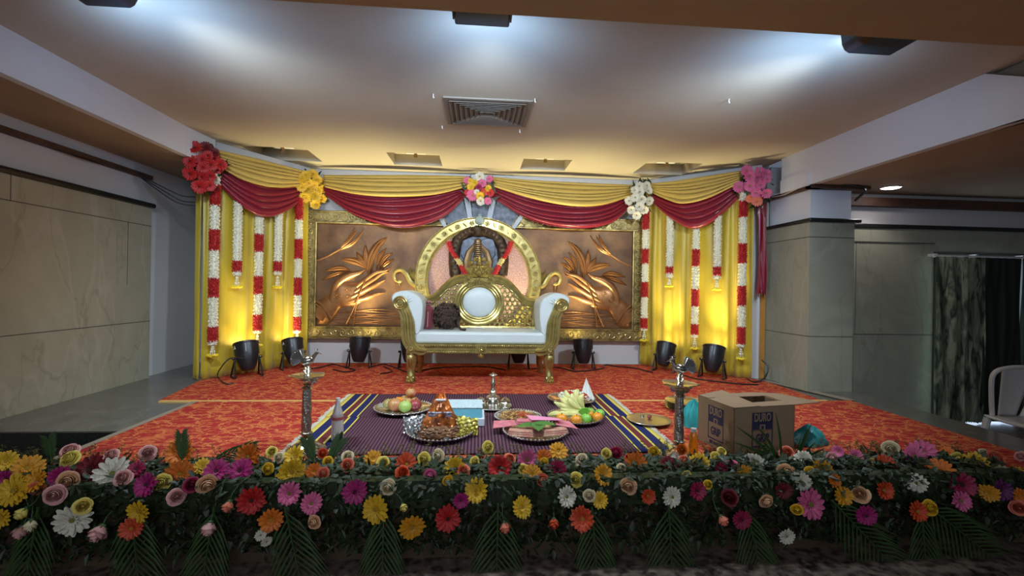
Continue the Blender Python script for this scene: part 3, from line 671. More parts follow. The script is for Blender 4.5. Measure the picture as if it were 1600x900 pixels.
def flower(kind,col,loc,diam,rot,cen=None,parent=None,stem=None,var=None):
    var=rnd.randrange(4) if var is None else var
    o=bpy.data.objects.new({'gerbera':'gerbera','rose':'rose','rosebud':'rosebud'}[kind],fmesh(kind,var,col)); COL.objects.link(o)
    o.location=loc; o.scale=(diam,)*3; o.rotation_euler=rot; o.parent=parent
    if kind=='gerbera':
        ck=cen or ('d' if col in('red','dark red','crimson','purple','magenta') else ('g' if col in('pink','white') else 'y'))
        c=bpy.data.objects.new('flower_center',smesh('center_'+ck,cen_mb(),CEN[ck])); COL.objects.link(c); c.parent=o
    else:
        c=bpy.data.objects.new('calyx',smesh('calyx',calyx_mb(),M['green'])); COL.objects.link(c); c.parent=o
    if stem:
        s=bpy.data.objects.new('stem',smesh('stem%d'%stem,MB().tube([(0,.12,0),(0,.5,-.05*stem),(0,1.0,.1*stem),(0,1.5,.5)],.035,6),M['green'])); COL.objects.link(s); s.parent=o
    return o
# ================= SIDE CURTAINS =================
LA,LB=(-2.79,4.79),(-2.125,5.80); RA,RB=(2.15,5.82),(3.10,4.93)
def curtain(A,B,z1,seed,label,name='pleated_curtain',mt=None,npl=9,amp=.028,z0=.012,cat='curtain',group=None,n=200,wav=.01,ragged=0):
    R=random.Random(seed); ks=[(R.uniform(.6,1.4),R.uniform(0,6)) for _ in range(6)]
    a,b=Vector((*A,0)),Vector((*B,0)); d=(b-a); nn=Vector((d.y,-d.x,0)).normalized()
    if nn.y>0: nn=-nn
    if abs(nn.y)<.01 and nn.x*a.x>0: nn=-nn
    def fn(u,v):
        w=npl*2*PI*(u+.02*math.sin(u*17+ks[0][1])); f=math.sin(w+.5*math.sin(v*3+ks[1][1]))
        f=(abs(f)**.6)*(1 if f>0 else -1)
        q=amp*f*(.6+.4*math.sin(u*9+ks[2][1]))+wav*math.sin(v*7+u*20+ks[3][1])
        z=z0+(z1-z0)*v
        if ragged and v==0: z+=ragged*R.random()
        p=a+d*u+nn*(.03+q); return (p.x,p.y,z)
    m=MB().grid(fn,n,24)
    o=m.build(name,mt or M['yellowcloth'],origin=(a.x+d.x/2,a.y+d.y/2,z0),angle=80)
    md=o.modifiers.new('thickness','SOLIDIFY'); md.thickness=.003
    return tag(o,label,cat,group)
curtain((LA[0]-.0,LA[1]+.02),LB,2.28,1,'yellow satin curtain hung behind flower garlands left of the mural',npl=7)
curtain((2.14,5.85),(RB[0],RB[1]),2.30,5,'yellow satin curtain hung behind flower garlands right of the mural',npl=8)
a=at(308,560,Y=4.85)
o=curtain((-2.86,4.90),(-2.78,4.80),2.15,3,'narrow dull yellow cloth return at left edge of the left curtain',name='curtain_return',npl=1,amp=.01,n=30)
# maroon tail & orange board at right
pt=at(1186,330,Y=4.90)
o=curtain((3.09,4.90),(3.22,4.93),at(1186,300,Y=4.9).z,4,'maroon satin tail hanging below the pink bouquet at right',name='cloth_tail',mt=M['maroon'],npl=2,amp=.02,z0=at(1184,465,Y=4.9).z,n=60,ragged=.12)
bd=MB(); bd.bb((3.215,5.0,0),(3.29,5.03,2.0)); o=bd.build('backing_board',M['orangeboard'],origin=(3.25,5.02,0),smooth=False); tag(o,'orange brown board standing between right curtain and marble column','board')
# ================= SWAGS =================
def swag(up,lo,plane,col,label,group,nf,seed,bulge=.09,off=.10,name='draped_swag'):
    A,B=plane; R=random.Random(seed); n=56; mv=nf*8
    U=resample([Vector((x,y,0)) for x,y in up],n); L=resample([Vector((x,y,0)) for x,y in lo],n)
    U3=[atp(p.x,p.y,A,B,off) for p in U]; L3=[atp(p.x,p.y,A,B,off) for p in L]
    d=Vector((B[0]-A[0],B[1]-A[1],0)); nn=Vector((d.y,-d.x,0)).normalized()
    if nn.y>0: nn=-nn
    ph=[R.uniform(-.6,.6) for _ in range(nf+2)]
    def fn(u,v):
        i=min(int(round(u*n)),n); e=math.sin(PI*u)
        vv=v+.02*math.sin(v*9+u*4+seed)
        p=U3[i].lerp(L3[i],v)
        f=vv*nf; k=int(f)%len(ph); r=abs(math.sin(PI*f+ph[0]*u+.5*math.sin(f*1.7+seed)))
        h=min((L3[i]-U3[i]).length/nf*.95,.05)
        q=bulge*e*(.35+.65*math.sin(PI*min(1,v*.9+.1)*.62))+h*(r**.8)-.015
        return p+nn*q-Vector((0,0,1))*h*.25*r
    m=MB().grid(fn,n,mv)
    o=m.build(name,M[col],origin=U3[n//2],angle=180); md=o.modifiers.new('thickness','SOLIDIFY'); md.thickness=.004
    return tag(o,label,'drape',group)
BP=((-2.2,5.80),(2.2,5.80))
gg='gold swags along the top'; mg='maroon swags along the top'
swag([(341,256),(375,276),(420,288),(470,288)],[(344,290),(368,318),(396,337),(422,337),(450,325),(472,310)],(LA,LB),'maroon','maroon satin swag between the red and yellow bouquets',mg,5,1,off=.075)
swag([(336,233),(392,247),(440,259),(478,268)],[(346,262),(372,280),(403,291),(430,294),(455,292),(474,290)],(LA,LB),'goldcloth','gold satin swag between the red and yellow bouquets',gg,6,2,off=.12)
swag([(505,290),(560,300),(640,300),(725,292)],[(508,304),(560,338),(628,357),(690,342),(730,304)],BP,'maroon','maroon satin swag between the yellow and central bouquets',mg,6,3,off=.04)
swag([(505,273),(580,274),(660,274),(732,275)],[(508,292),(560,305),(620,309),(680,305),(730,291)],BP,'goldcloth','gold satin swag between the yellow and central bouquets',gg,5,4,off=.08)
swag([(768,290),(840,310),(920,315),(990,300)],[(768,308),(830,345),(898,358),(955,348),(990,316)],BP,'maroon','maroon satin swag between the central and white bouquets',mg,6,5,off=.04)
swag([(766,276),(840,283),(920,287),(990,289)],[(768,290),(830,311),(890,323),(940,321),(990,305)],BP,'goldcloth','gold satin swag between the central and white bouquets',gg,6,6,off=.08)
swag([(1016,300),(1060,308),(1110,298),(1154,280)],[(1018,315),(1050,341),(1086,358),(1120,344),(1154,309)],(RA,RB),'maroon','maroon satin swag between the white and pink bouquets',mg,5,7,off=.075)
swag([(1014,287),(1060,283),(1110,275),(1158,267)],[(1018,300),(1045,312),(1072,319),(1110,310),(1154,286)],(RA,RB),'goldcloth','gold satin swag between the white and pink bouquets',gg,6,8,off=.12)
# ================= BOUQUETS =================
def bouquet(cpx,plane,flowers,label,sc,org,off=.20,yaw=0):
    A,B=plane; c=atp(*cpx,A,B,off-.08)
    th=thing('flower_bouquet',c,label,'bouquet','bouquets along the top of the drapes')
    R=random.Random(int(cpx[0])); g=MB()
    for i in range(70):
        x,y,_,_2=R.choice(flowers); p=atp(org[0]+x*sc+R.uniform(-9,9),org[1]+y*sc+R.uniform(-8,10),A,B,off-.06+R.uniform(-.03,.02))
        a=R.uniform(0,2*PI); L=R.uniform(.04,.09); d=Vector((math.cos(a),-.2,math.sin(a)-.3)).normalized()*L; s=Vector((-d.z,0,d.x))*.22
        g.add([p-d*.4,p+s,p+d,p-s],[(0,1,2,3)])
    g.ball(c,.10,12,sc=(1.0,.5,1.2)); g.build('foliage',M['dgreen'],th)
    for i,(x,y,dm,col) in enumerate(flowers):
        p=atp(org[0]+x*sc,org[1]+y*sc,A,B,off+R.uniform(-.025,.03)); dist=(p-C0).length
        q=p-c; ro=Euler((R.uniform(-.25,.25)-q.z*1.2, R.uniform(0,6), R.uniform(-.25,.25)+q.x*1.6+yaw),'XYZ')
        # tumble about own axis first (Y), then tilt
        rm=Matrix.Rotation(yaw+q.x*1.6+R.uniform(-.2,.2),3,'Z')@Matrix.Rotation(-q.z*1.3+R.uniform(-.2,.2)+.15,3,'X')@Matrix.Rotation(R.uniform(0,6),3,'Y')
        o=flower('gerbera',col,q,dm*sc/FPX*p.y*1.05,rm.to_euler(),parent=th)
r='red'
bouquet((318,262),(LA,LB),[(155,140,88,r),(232,135,75,'dark red'),(120,235,88,r),(205,222,80,r),(245,195,75,r),(290,215,80,r),(335,258,80,r),(210,277,80,r),(268,260,80,r),(120,322,92,r),(205,345,85,r),(262,335,75,r),(185,412,90,r),(258,405,75,r),(292,168,60,'dark red'),(320,290,60,r)],'bouquet of red gerberas at the left outer corner of the drapes',.2222,(270,200),yaw=.3)
y='yellow'
bouquet((488,297),(LA,LB),[(935,330,66,y),(988,322,68,y),(905,355,66,y),(1015,365,66,y),(955,385,62,y),(905,415,70,y),(995,400,60,y),(1050,385,66,y),(952,430,70,y),(1020,437,70,y),(1055,430,60,y),(930,488,76,y),(1000,478,76,y),(1045,498,70,y),(1002,535,70,y)],'bouquet of yellow gerberas where left curtain meets the mural',.2222,(270,200),yaw=.2,off=.17)
bouquet((748,298),BP,[(548,180,75,'white'),(452,210,62,'pink'),(475,215,48,y),(508,230,58,y),(567,232,72,'pink'),(625,198,60,'pink'),(478,262,66,y),(540,265,55,'crimson'),(580,300,62,'orange-red'),(632,305,62,'red'),(612,270,55,y),(450,305,50,'red'),(492,325,92,'pink'),(550,328,66,y),(555,372,68,'white'),(610,368,62,'pink'),(525,300,46,'white')],'mixed bouquet of pink, yellow, red and white gerberas at top centre',.2,(640,240))
w='white'
bouquet((1000,312),BP,[(150,272,66,w),(190,285,68,w),(185,242,66,w),(240,235,66,w),(250,275,66,w),(155,325,70,w),(200,340,72,w),(260,350,72,w),(108,350,68,w),(185,392,72,w),(220,415,70,w),(125,415,66,w),(165,455,70,w),(228,262,50,w),(215,240,50,w)],'bouquet of white gerberas where right curtain meets the mural',.2111,(960,240),off=.22)
k='pink'
bouquet((1178,292),(RA,RB),[(980,125,90,k),(1075,135,80,k),(1122,150,74,k),(1000,170,85,k),(1060,182,76,k),(925,245,90,k),(1005,240,92,k),(1085,230,76,k),(1050,290,80,k),(1125,292,80,k),(1005,332,66,'coral'),(1058,352,80,'coral'),(1132,190,64,k)],'bouquet of pink gerberas at the right outer corner of the drapes',.2111,(960,240),yaw=-.3)
# ================= GARLANDS =================
def tuft(mb,c,r,R,n=10,L=.014):
    for j in range(n):
        a=2*PI*j/n+R.uniform(-.2,.2); q=Vector((math.cos(a),math.sin(a),R.uniform(-.25,.25)))
        p=c+Vector((q.x*r,q.y*r,R.uniform(-.004,.004))); s=L*R.uniform(.75,1.2)
        t=Vector((-q.y,q.x,0))*s*.6; u=Vector((0,0,1))*s*.6
        b=len(mb.v); mb.v+= [tuple(p+t),tuple(p+u),tuple(p-t),tuple(p-u),tuple(p+q*s*.8)]
        mb.f+=[(b,b+1,b+4),(b+1,b+2,b+4),(b+2,b+3,b+4),(b+3,b,b+4)]; mb.m+=[0]*4
def garland(px,plane,segs,tas,yel,label,off=.11,wd=None):
    (x0,y0),(x1,y1)=px; A,B=plane; R=random.Random(int(x0))
    X=lambda y:x0+(x1-x0)*(y-y0)/(y1-y0)
    base=atp(X(y1),y1,A,B,off); bx,by=base.x,base.y
    zf=lambda y: at(X(y),y,Y=by).z
    top=atp(x0,y0,A,B,off)
    th=thing('flower_garland',(bx,by,zf(yel[1])),label,'garland','hanging flower garlands')
    rad=(wd or 11)/FPX*by/2
    for col,a,b in segs:
        za,zb=zf(a),zf(b); m=MB(); n=max(2,int((za-zb)/(.0125 if col=='w' else .011)))
        m.lathe([(rad*.72,zb),(rad*.78,(za+zb)/2),(rad*.72,za)],(bx,by,0),10)
        for i in range(n+1):
            zz=zb+(za-zb)*i/n; rr=rad*(.82 if col=='w' else .92)*(1+.07*math.sin(i*2.1))
            tuft(m,Vector((bx+R.uniform(-.002,.002),by,zz)),rr*(.80 if (i%3==0 and col=='w') else 1),R,9 if col=='w' else 11,.017 if col=='w' else .015)
        m.build('jasmine_band' if col=='w' else 'rose_petal_band',M['whitefl'] if col=='w' else M['redfl'],th,angle=20)
    za,zb=zf(tas[0]),zf(tas[1]); m=MB()
    for k in range(3):
        a=k*2.1; 
        for i in range(5):
            u=i/4; m.ball((bx+math.cos(a)*.004+math.cos(a)*.018*u,by+math.sin(a)*.018*u,za+(zb-za)*u),.0085 if i%2 else .006,6,sc=(1,1,1.7))
    m.tube([(bx,by,za+.03),(bx,by,zb-.01)],.004,5); m.build('bud_tassel',M['whitefl'],th)
    z=(zf(yel[0])+zf(yel[1]))/2; m=MB(); w_=.034*(1.15)
    for k in range(12):
        a=2*PI*k/12; m.ball((bx+w_*math.cos(a),by+w_*math.sin(a)*.7,z+.006*math.sin(k*2)),.017,7,sc=(1.1,1,.8))
        tuft(m,Vector((bx+w_*math.cos(a),by+w_*math.sin(a)*.7,z)),.012,R,5,.012)
    m.build('marigold_ring',M['yelfl'],th,angle=20)
LP=(LA,LB); RP=(RA,RB)
garland(((338,285),(332,548)),LP,[('w',267,290),('r',290,321),('w',321,359),('r',359,391),('w',391,435),('r',435,464),('w',464,511),('r',511,533),('w',533,538)],(538,553),(552,559),'long red and white garland at the outer edge of left curtain, under the red bouquet',wd=13)
garland(((370,320),(370,440)),LP,[('w',312,408),('r',408,424),('w',424,430)],(430,446),(445,451),'short mostly white garland on left curtain, nearer the red bouquet',wd=12)
garland(((405,335),(402,530)),LP,[('w',325,366),('r',366,393),('w',393,432),('r',432,459),('w',459,492),('r',492,516),('w',516,520)],(521,538),(537,543),'long red and white garland at the middle of left curtain',wd=11.5)
garland(((435,330),(433.5,442)),LP,[('w',322,409),('r',409,424),('w',424,429)],(430,446),(445,452),'short mostly white garland on left curtain, nearer the yellow bouquet',wd=11)
garland(((467,314),(464,530)),LP,[('r',310,343),('w',343,374),('r',374,404),('w',404,434),('r',434,461),('w',461,495),('r',495,516),('w',516,520)],(521,534),(533,539),'long red and white garland beside the mural frame, under the yellow bouquet',wd=10.5)
garland(((1011,335),(1006,530)),((2.12,5.80),(2.3,5.80)),[('r',330,359),('w',359,389),('r',389,412),('w',412,441),('r',441,464),('w',464,497),('r',497,513),('w',513,516)],(516,529),(528,536),'long red and white garland beside the mural frame, under the white bouquet',wd=10.5)
garland(((1047.5,340),(1045.5,440)),RP,[('w',330,417),('r',417,427),('w',427,434)],(435,445),(444,450),'short mostly white garland on right curtain, nearer the white bouquet',wd=11)
garland(((1088,358),(1085,535)),RP,[('w',345,390),('r',390,416),('w',416,452),('r',452,478),('w',478,507),('r',507,522),('w',522,527)],(527,541),(541,548),'long red and white garland at the middle of right curtain',wd=11)
garland(((1121,340),(1120,445)),RP,[('w',330,417),('r',417,430),('w',430,436)],(436,450),(449,455),'short mostly white garland on right curtain, nearer the pink bouquet',wd=11.5)
garland(((1162,300),(1157.5,550)),RP,[('w',298,315),('r',315,339),('w',339,381),('r',381,411),('w',411,447),('r',447,478),('w',478,511),('r',511,537),('w',537,542)],(542,557),(557,564),'long red and white garland at the outer edge of right curtain, under the pink bouquet',wd=12)
# garland hung over the medallion idol
th=thing('flower_garland',(0,5.76,1.1),'short V shaped red garland with pale yellow bands hung over the idol niche','garland')
for s in(-1,1):
    pts=[at(750+s*49,378,Y=5.76),at(750+s*43,393,Y=5.75),at(750+s*36,404,Y=5.75)],[at(750+s*36,404,Y=5.75),at(750+s*30,414,Y=5.75)],[at(750+s*30,414,Y=5.75),at(750+s*22,430,Y=5.75)]
    for j,p in enumerate(pts):
        m=MB(); P=spl(p,8) if len(p)>2 else [p[0].lerp(p[1],i/5) for i in range(6)]
        m.tube(P,.030,10); R=random.Random(j)
        for q in P: tuft(m,q,.032,R,10,.016)
        m.build('rose_petal_band' if j!=1 else 'marigold_band',M['redfl'] if j!=1 else mat('pale_yellow_petals',(.62,.52,.20),.6),th,angle=20)
# ================= FLOOR PAR LIGHTS =================
def par(px,py,yaw,tilt,label,s=1.0,power=30,logo=0):
    p=onf=at(px,py,Z=.01); th=thing('stage_light',(p.x,p.y,.009),label,'stage light','black can stage lights on the floor',rz=yaw,local=True)
    hz=.19*s; Rt=Matrix.Translation((0,0,hz))@Matrix.Rotation(tilt,4,'X')
    can=MB().lathe([(.03,-.13),(.055,-.125),(.072,-.09),(.095,-.02),(.105,.04),(.112,.13),(.118,.135),(.118,.150),(.104,.150),(.100,.10),(.02,.09)],n=24).xf(Matrix.Scale(s,4)).xf(Rt)
    for a in range(10):
        w=2*PI*a/10; r_=.113*s; f=MB().box((r_*math.cos(w),r_*math.sin(w),.08*s),(.004,.012,.09*s),rot=(0,0,w)); f.xf(Rt); can.add(f.v,f.f)
    can.build('can_body',M['black'],th)
    for sg in(-1,1):
        br=MB()
        for dy in(-.07,.07): br.box((0,0,0),(.010,.024,.21*s)); 
        br=MB(); b1_=[(sg*.108*s,0,hz),(sg*.125*s,-.07*s,.006)]; b2_=[(sg*.108*s,0,hz),(sg*.125*s,.07*s,.006)]
        br.tube(b1_,.009,6); br.tube(b2_,.009,6); br.tube([b1_[1],b2_[1]],.009,6); br.tube([(sg*.10*s,0,hz),(sg*.118*s,0,hz)],.010,8)
        br.build('bracket_leg',M['blackm'],th)
        MB().ball((sg*.122*s,0,hz),.017*s,8).build('clamp_knob',M['black'],th)
    if logo:
        a_=-PI/2-.55-yaw; lg=textmesh('A',.045,.002).xf(Matrix.Rotation(a_+PI/2,4,'Z')@Matrix.Rotation(PI/2,4,'X')); lg.xf(Matrix.Translation((.118*s*math.cos(a_),.118*s*math.sin(a_),.095*s))); lg.xf(Rt); lg.build('logo_mark',M['greyw'],th,smooth=False)
    ln=MB().lathe([(.098*s,.118*s),(.05*s,.126*s),(.004,.128*s)],n=24).xf(Rt); ln.build('lens',M['lens'],th)
    q=Matrix.Translation((p.x,p.y,0))@Matrix.Rotation(yaw,4,'Z')@Rt; src=q@Vector((0,0,.16*s)); up=Matrix.Translation((p.x,p.y,hz))@Matrix.Rotation(yaw,4,'Z')@Matrix.Rotation(tilt*(.45 if abs(yaw)>.1 else .45),4,'X')
    light('stage_light_beam','SPOT',src,up@Vector((0,0,2)),power,WARM,spot_size=math.radians(64 if abs(yaw)>.1 else 88),spot_blend=1.0,shadow_soft_size=.07)
par(386,588,.72,-.38,'black can stage light on floor before left curtain, nearer the outer edge',1.05,9,1)
par(458,576,.62,-.42,'black can stage light on floor before left curtain, nearer the mural',1.0,9,1)
par(561,574,0,-.20,'black can stage light standing under the left end of the mural',1.05,58)
par(640,574,0,-.20,'black can stage light half hidden behind the left legs of the sofa',1.0,34)
par(810,575,0,-.20,'black can stage light behind the sofa, under its right half',1.0,34)
par(911,576,0,-.20,'black can stage light standing under the right end of the mural',1.05,58)
par(1038,580,-.75,-.42,'black can stage light on floor before right curtain, nearer the mural',1.0,24)
par(1113,590,-.75,-.38,'black can stage light on floor before right curtain, nearer the outer edge',1.05,28)
def floorcable(pts,label,r=.007,z=.017):
    P=[at(x,y,Z=z) for x,y in pts]; P=spl(P,len(pts)*8); 
    o=MB().tube(P,r,6).build('power_cable',M['black'],origin=P[0]); tag(o,label,'cable','black power cables on the carpet')
floorcable([(470,578),(500,574),(520,569),(540,574),(555,578),(540,581),(520,577)],'black cable coiled left of the stage light under the mural')
floorcable([(580,573),(600,569),(620,575),(640,581),(680,575),(720,573),(760,573),(790,578)],'black cable running along the floor behind the sofa legs')
floorcable([(600,572),(612,580),(594,584)],'short black cable end lying left of the sofa')
floorcable([(830,576),(870,574),(900,580),(940,576),(945,570),(960,572),(990,575),(1020,582)],'black cable between sofa and the stage light at right curtain')
floorcable([(1060,584),(1090,592),(1130,597),(1160,600),(1185,601)],'black cable in front of the outer right stage light')
P=[at(382,560,Y=4.75),at(360,560,Y=4.68),at(345,575,Y=4.66),at(340,588,Z=.02),at(352,599,Z=.02),at(365,599,Z=.02)]
o=MB().tube(spl(P,40),.006,6).build('power_cable',M['black'],origin=P[3]); tag(o,'looped black cable with plug at left of the outer left stage light','cable','black power cables on the carpet')
P=[at(1168,592,Z=.015),at(1180,597,Z=.02),at(1195,590,Y=4.8),at(1200,573,Y=4.85),at(1190,562,Y=4.9)]
o=MB().tube(spl(P,40),.008,6).build('power_cable',M['black'],origin=P[0]); tag(o,'black cable arching up to a socket at foot of the marble column','cable')
# ================= SOFA =================
YF,YBk=4.70,5.24
xc=at(752.5,500,Y=YF).x
th=sofa=thing('throne_sofa',(xc,4.95,.0085),'white leatherette throne sofa with carved gold frame before the round medallion','sofa')
def q4(x,y,Y=YF): return at(600+x/3,320+y/3,Y=Y)
def zpx(y,Y=YF): return at(752,y,Y=Y).z
zt,zb,zr=zpx(519),zpx(538),zpx(552)
xl,xr=at(648,530,Y=YF).x,at(857,530,Y=YF).x; hw=(xr-xl)/2; xm=xc
m=MB(); m.box((xm,(YF+5.22)/2,(zt+zb)/2),(hw*2,5.22-YF,zt-zb)); m.build('seat_cushion',M['leather'],th,bevel=.028)
m=MB()
for (z0,z1,d) in ((zb-.03,zb,.020),(zr+.03,zb-.034,.008),(zr,zr+.028,.022)): m.bb((xm-hw-.01,YF-d,z0),(xm+hw+.01,5.2,z1))
for i in range(60):
    x=xm-hw+.01+i*(2*hw-.02)/59; m.ball((x,YF-.024,zb-.014),.011,6,sc=(1,1,1)); m.ball((x,YF-.026,zr+.012),.009,6)
m.build('seat_rail',M['gold'],th)
def rosette(mb,c,r,y=0):
    for k in range(8):
        a=2*PI*k/8; mb.ball((c[0]+r*.55*math.cos(a),c[1]-.008,c[2]+r*.55*math.sin(a)),r*.3,6,sc=(1,.6,1))
    mb.ball((c[0],c[1]-.014,c[2]),r*.3,8); mb.tube([(c[0]+r*math.cos(2*PI*k/16),c[1]-.006,c[2]+r*math.sin(2*PI*k/16)) for k in range(16)],r*.12,5,closed=True)
zm=(zr+zb)/2
for x,w_ in ((xm,.11),(xm-hw-.02,.09),(xm+hw+.02,.09)):
    m=MB(); m.box((x,YF-.02,zm),(w_,.05,(zb-zr)*.95)); rosette(m,(x,YF-.048,zm),.034)
    if x==xm: m.ball((xm,YF-.02,zr-.02),.035,8,sc=(1,.6,.8))
    m.build('rail_rosette',M['gold'],th)
# legs
for s in(-1,1):
    m=MB(); x=xm+s*(hw-.035+.06)
    m.tube([(x,YF+.03,zr+.01),(x-s*.005,YF+.02,zr-.07),(x+s*.0,YF+.035,zr-.17),(x+s*.0,YF+.015,.085),(x,YF+.01,.05)],[.052,.060,.042,.040,.045],12)
    m.ball((x,YF+.0,.045),.05,10,sc=(1,1.1,.75))
    for k in(-1,0,1): m.ball((x+k*.026,YF-.045,.032),.023,8,sc=(.9,1.5,1)); m.ball((x+k*.026,YF-.02,.058),.02,8)
    m.box((x,YF+.0,.016),(.10,.12,.015)); m.ball((x,YF-.03,zr-.05),.03,8,sc=(1,.6,1.4))
    for k in range(3): m.tube([(x+(k-1)*.022,YF-.035,zr-.02),(x+(k-1)*.028,YF-.045,zr-.08),(x+(k-1)*.012,YF-.02,zr-.15)],[.006,.008,.003],5)
    m.build('leg',M['gold'],th)
for s in(-1,1):
    m=MB(); x=xm+s*(hw-.01); m.tube([(x,5.2,zr+.02),(x+s*.01,5.2,zr-.10),(x,5.24,.14),(x+s*.02,5.25,.014)],[.055,.050,.036,.032],10); m.build('leg',M['gold'],th)
# arms
def mir(P,s): return [Vector((p.x if s<0 else 2*xc-p.x,p.y,p.z)) for p in P]
for s in(-1,1):
    out=mir([q4(*q) for q in ((36,452),(33,432),(45,415),(70,405),(105,402),(140,415),(168,435),(182,462),(183,505),(178,560),(168,600),(150,612),(146,560),(130,515),(105,480),(60,478))],s)
    O=resample([Vector((p.x,0,p.z)) for p in out+[out[0]]],48)[:-1]
    cx0=sum(p.x for p in O)/len(O); m=MB()
    def armfn(Y0,Y1): 
        b=len(m.v); n=len(O); rows=[(Y0,.90),(Y0-.0,.90)]
        pr=[(Y0+.0,.93),(Y0+.015,.985),(Y0+.04,1.0),(Y1-.04,1.0),(Y1-.01,.98),(Y1,.9)]
        cen=Vector((sum(p.x for p in O)/n,0,sum(p.z for p in O)/n))
        for (y_,k) in pr:
            for p in O: v=cen+(p-cen)*k; m.v.append((v.x,y_,v.z))
        for r_ in range(len(pr)-1):
            for i in range(n): m.f.append((b+r_*n+i,b+r_*n+(i+1)%n,b+(r_+1)*n+(i+1)%n,b+(r_+1)*n+i)); m.m.append(0)
        m.f.append(tuple(b+i for i in range(n))); m.m.append(0); m.f.append(tuple(b+(len(pr)-1)*n+i for i in range(n))[::-1]); m.m.append(0)
    armfn(YF-.005,5.20)
    # tuck pleats on the roll front
    for k in range(7):
        a=math.radians(25+k*22); c_=mir([q4(98,462)],s)[0]; r1,r2=.045,.085
        m.tube([(c_.x-math.cos(a)*r1*(1 if s<0 else -1),YF-.012,c_.z+math.sin(a)*r1),(c_.x-math.cos(a)*r2*(1 if s<0 else -1),YF-.006,c_.z+math.sin(a)*r2)],[.003,.006],5)
    m.build('arm_cushion',M['leather'],th,angle=50)
    g=MB()
    outl=mir([q4(*q,Y=YF-.01) for q in ((48,440),(42,462),(52,485),(72,505),(80,545),(82,620),(98,665),(135,694),(190,702),(190,662),(165,656),(146,636),(145,560),(132,515),(118,480),(108,450),(88,432),(64,430))],s)
    OO=resample([Vector((p.x,0,p.z)) for p in outl+[outl[0]]],54)[:-1]
    g.prism([(p.x,p.z) for p in (OO if s<0 else OO[::-1])],YF-.03,YF+.03)
    MB().prism([(p.x,p.z) for p in (OO if s<0 else OO[::-1])],5.17,5.21).build('rear_scroll',M['gold'],th,smooth=False)
    for off_,rr in ((-13,.014),(0,.018),(13,.014)):
        P=mir([q4(x+off_,y_,Y=YF-.04) for x,y_ in ((95,490),(110,530),(114,600),(120,640),(150,676),(185,682))],s); g.tube(spl(P,30),rr,7)
    P=mir([q4(*q,Y=YF-.04) for q in ((76,460),)],s)[0]
    for r_ in (.062,.042): g.tube([(P.x+r_*math.cos(2*PI*k/24),P.y,P.z+r_*math.sin(2*PI*k/24)) for k in range(24)],.012,6,closed=True)
    g.lathe([(.07,-.01),(.07,.0),(.02,.004)],P,20,rot=(PI/2,0,0)); rosette(g,(P.x,P.y-.006,P.z),.026)
    g.build('arm_scroll',M['gold'],th)
# back
def b4(x,y,dy=0): return at(600+x/3,320+y/3,Y=YBk+dy)
xcb=at(748.5,470,Y=YBk).x
for s in(-1,1):
    g=MB(); base=[(180,448),(215,440),(250,418),(285,382),(320,352),(360,338),(398,340),(415,350)]
    for dz,rr in ((0,.030),(-14,.020),(-26,.015)):
        P=[b4(x,y-dz) for x,y in base]; P=[Vector((p.x if s<0 else 2*xcb-p.x,p.y-.0,p.z)) for p in P]; g.tube(spl(P,36),rr,9)
    P=[b4(183,450),b4(182,560)]; P=[Vector((p.x if s<0 else 2*xcb-p.x,p.y,p.z)) for p in P]; g.tube(P,.024,8)
    c_=b4(398,362,-.03); x=c_.x if s<0 else 2*xcb-c_.x
    for r_ in(.055,.036): g.tube([(x+r_*math.cos(2*PI*k/20),c_.y,c_.z+r_*math.sin(2*PI*k/20)) for k in range(20)],.014,6,closed=True)
    g.ball((x,c_.y,c_.z),.026,8); g.build('back_frame',M['gold'],th)
g=MB(); g.tube([Vector((at(661,506,Y=YBk).x,YBk,zt)),Vector((at(838,506,Y=YBk).x,YBk,zt))],.026,8); g.build('back_rail',M['gold'],th)
oc=b4(446,457)
g=MB()
for rx,rz,rr in ((.262,.245,.026),(.232,.213,.020),(.203,.186,.016)):
    g.tube([(oc.x+rx*math.cos(2*PI*k/48),YBk-.02,oc.z+rz*math.sin(2*PI*k/48)) for k in range(48)],rr,8,closed=True)
g.build('oval_frame',M['gold'],th)
g=MB(); g.ball((oc.x,YBk-.01,oc.z),.19,32,sc=(1,.28,.92)); g.build('back_cushion',M['leather'],th)
# lattice
g=MB(); cam_=[(b4(x,y).x,b4(x,y).z) for x,y in ((180,462),(215,454),(250,432),(285,396),(320,366),(360,352),(400,354),(446,354))]
def topz(x):
    x=min(x,2*oc.x-x)
    for (a,za),(b,zb_) in zip(cam_,cam_[1:]):
        if a<=x<=b: return za+(zb_-za)*(x-a)/(b-a)
    return -1
sp=.058; i=0; zz=zt+.03; row=0
while zz<1.2:
    x=oc.x-.66+(.5*sp if row%2 else 0)
    while x<oc.x+.66:
        e=((x-oc.x)/.275)**2+((zz-oc.z)/.255)**2
        if zz<topz(x)-.02 and e>1:
            g.tube([(x+.027*math.cos(2*PI*k/10),YBk,zz+.027*math.sin(2*PI*k/10)) for k in range(10)],.0085,5,closed=True)
            g.ball((x+sp/2,YBk-.006,zz),.0155,6,sc=(1,.7,1)); 
        x+=sp
    zz+=sp*.86; row+=1
g.build('lattice_panel',M['gold'],th)
g=MB(); cc=b4(446,335,-.02)
def leafxz(mb,p0,ang,L,w_,h=.03,bend=0):
    P=[]; 
    for k in range(4): u=k/3; a=ang+bend*u; P.append((p0[0]+L*u*math.sin(ang+bend*u*.5),p0[1]+L*u*math.cos(ang+bend*u*.5)))
    mb.dome_ribbon(P,w_,h,YBk-.02,10,True,.3,.5)
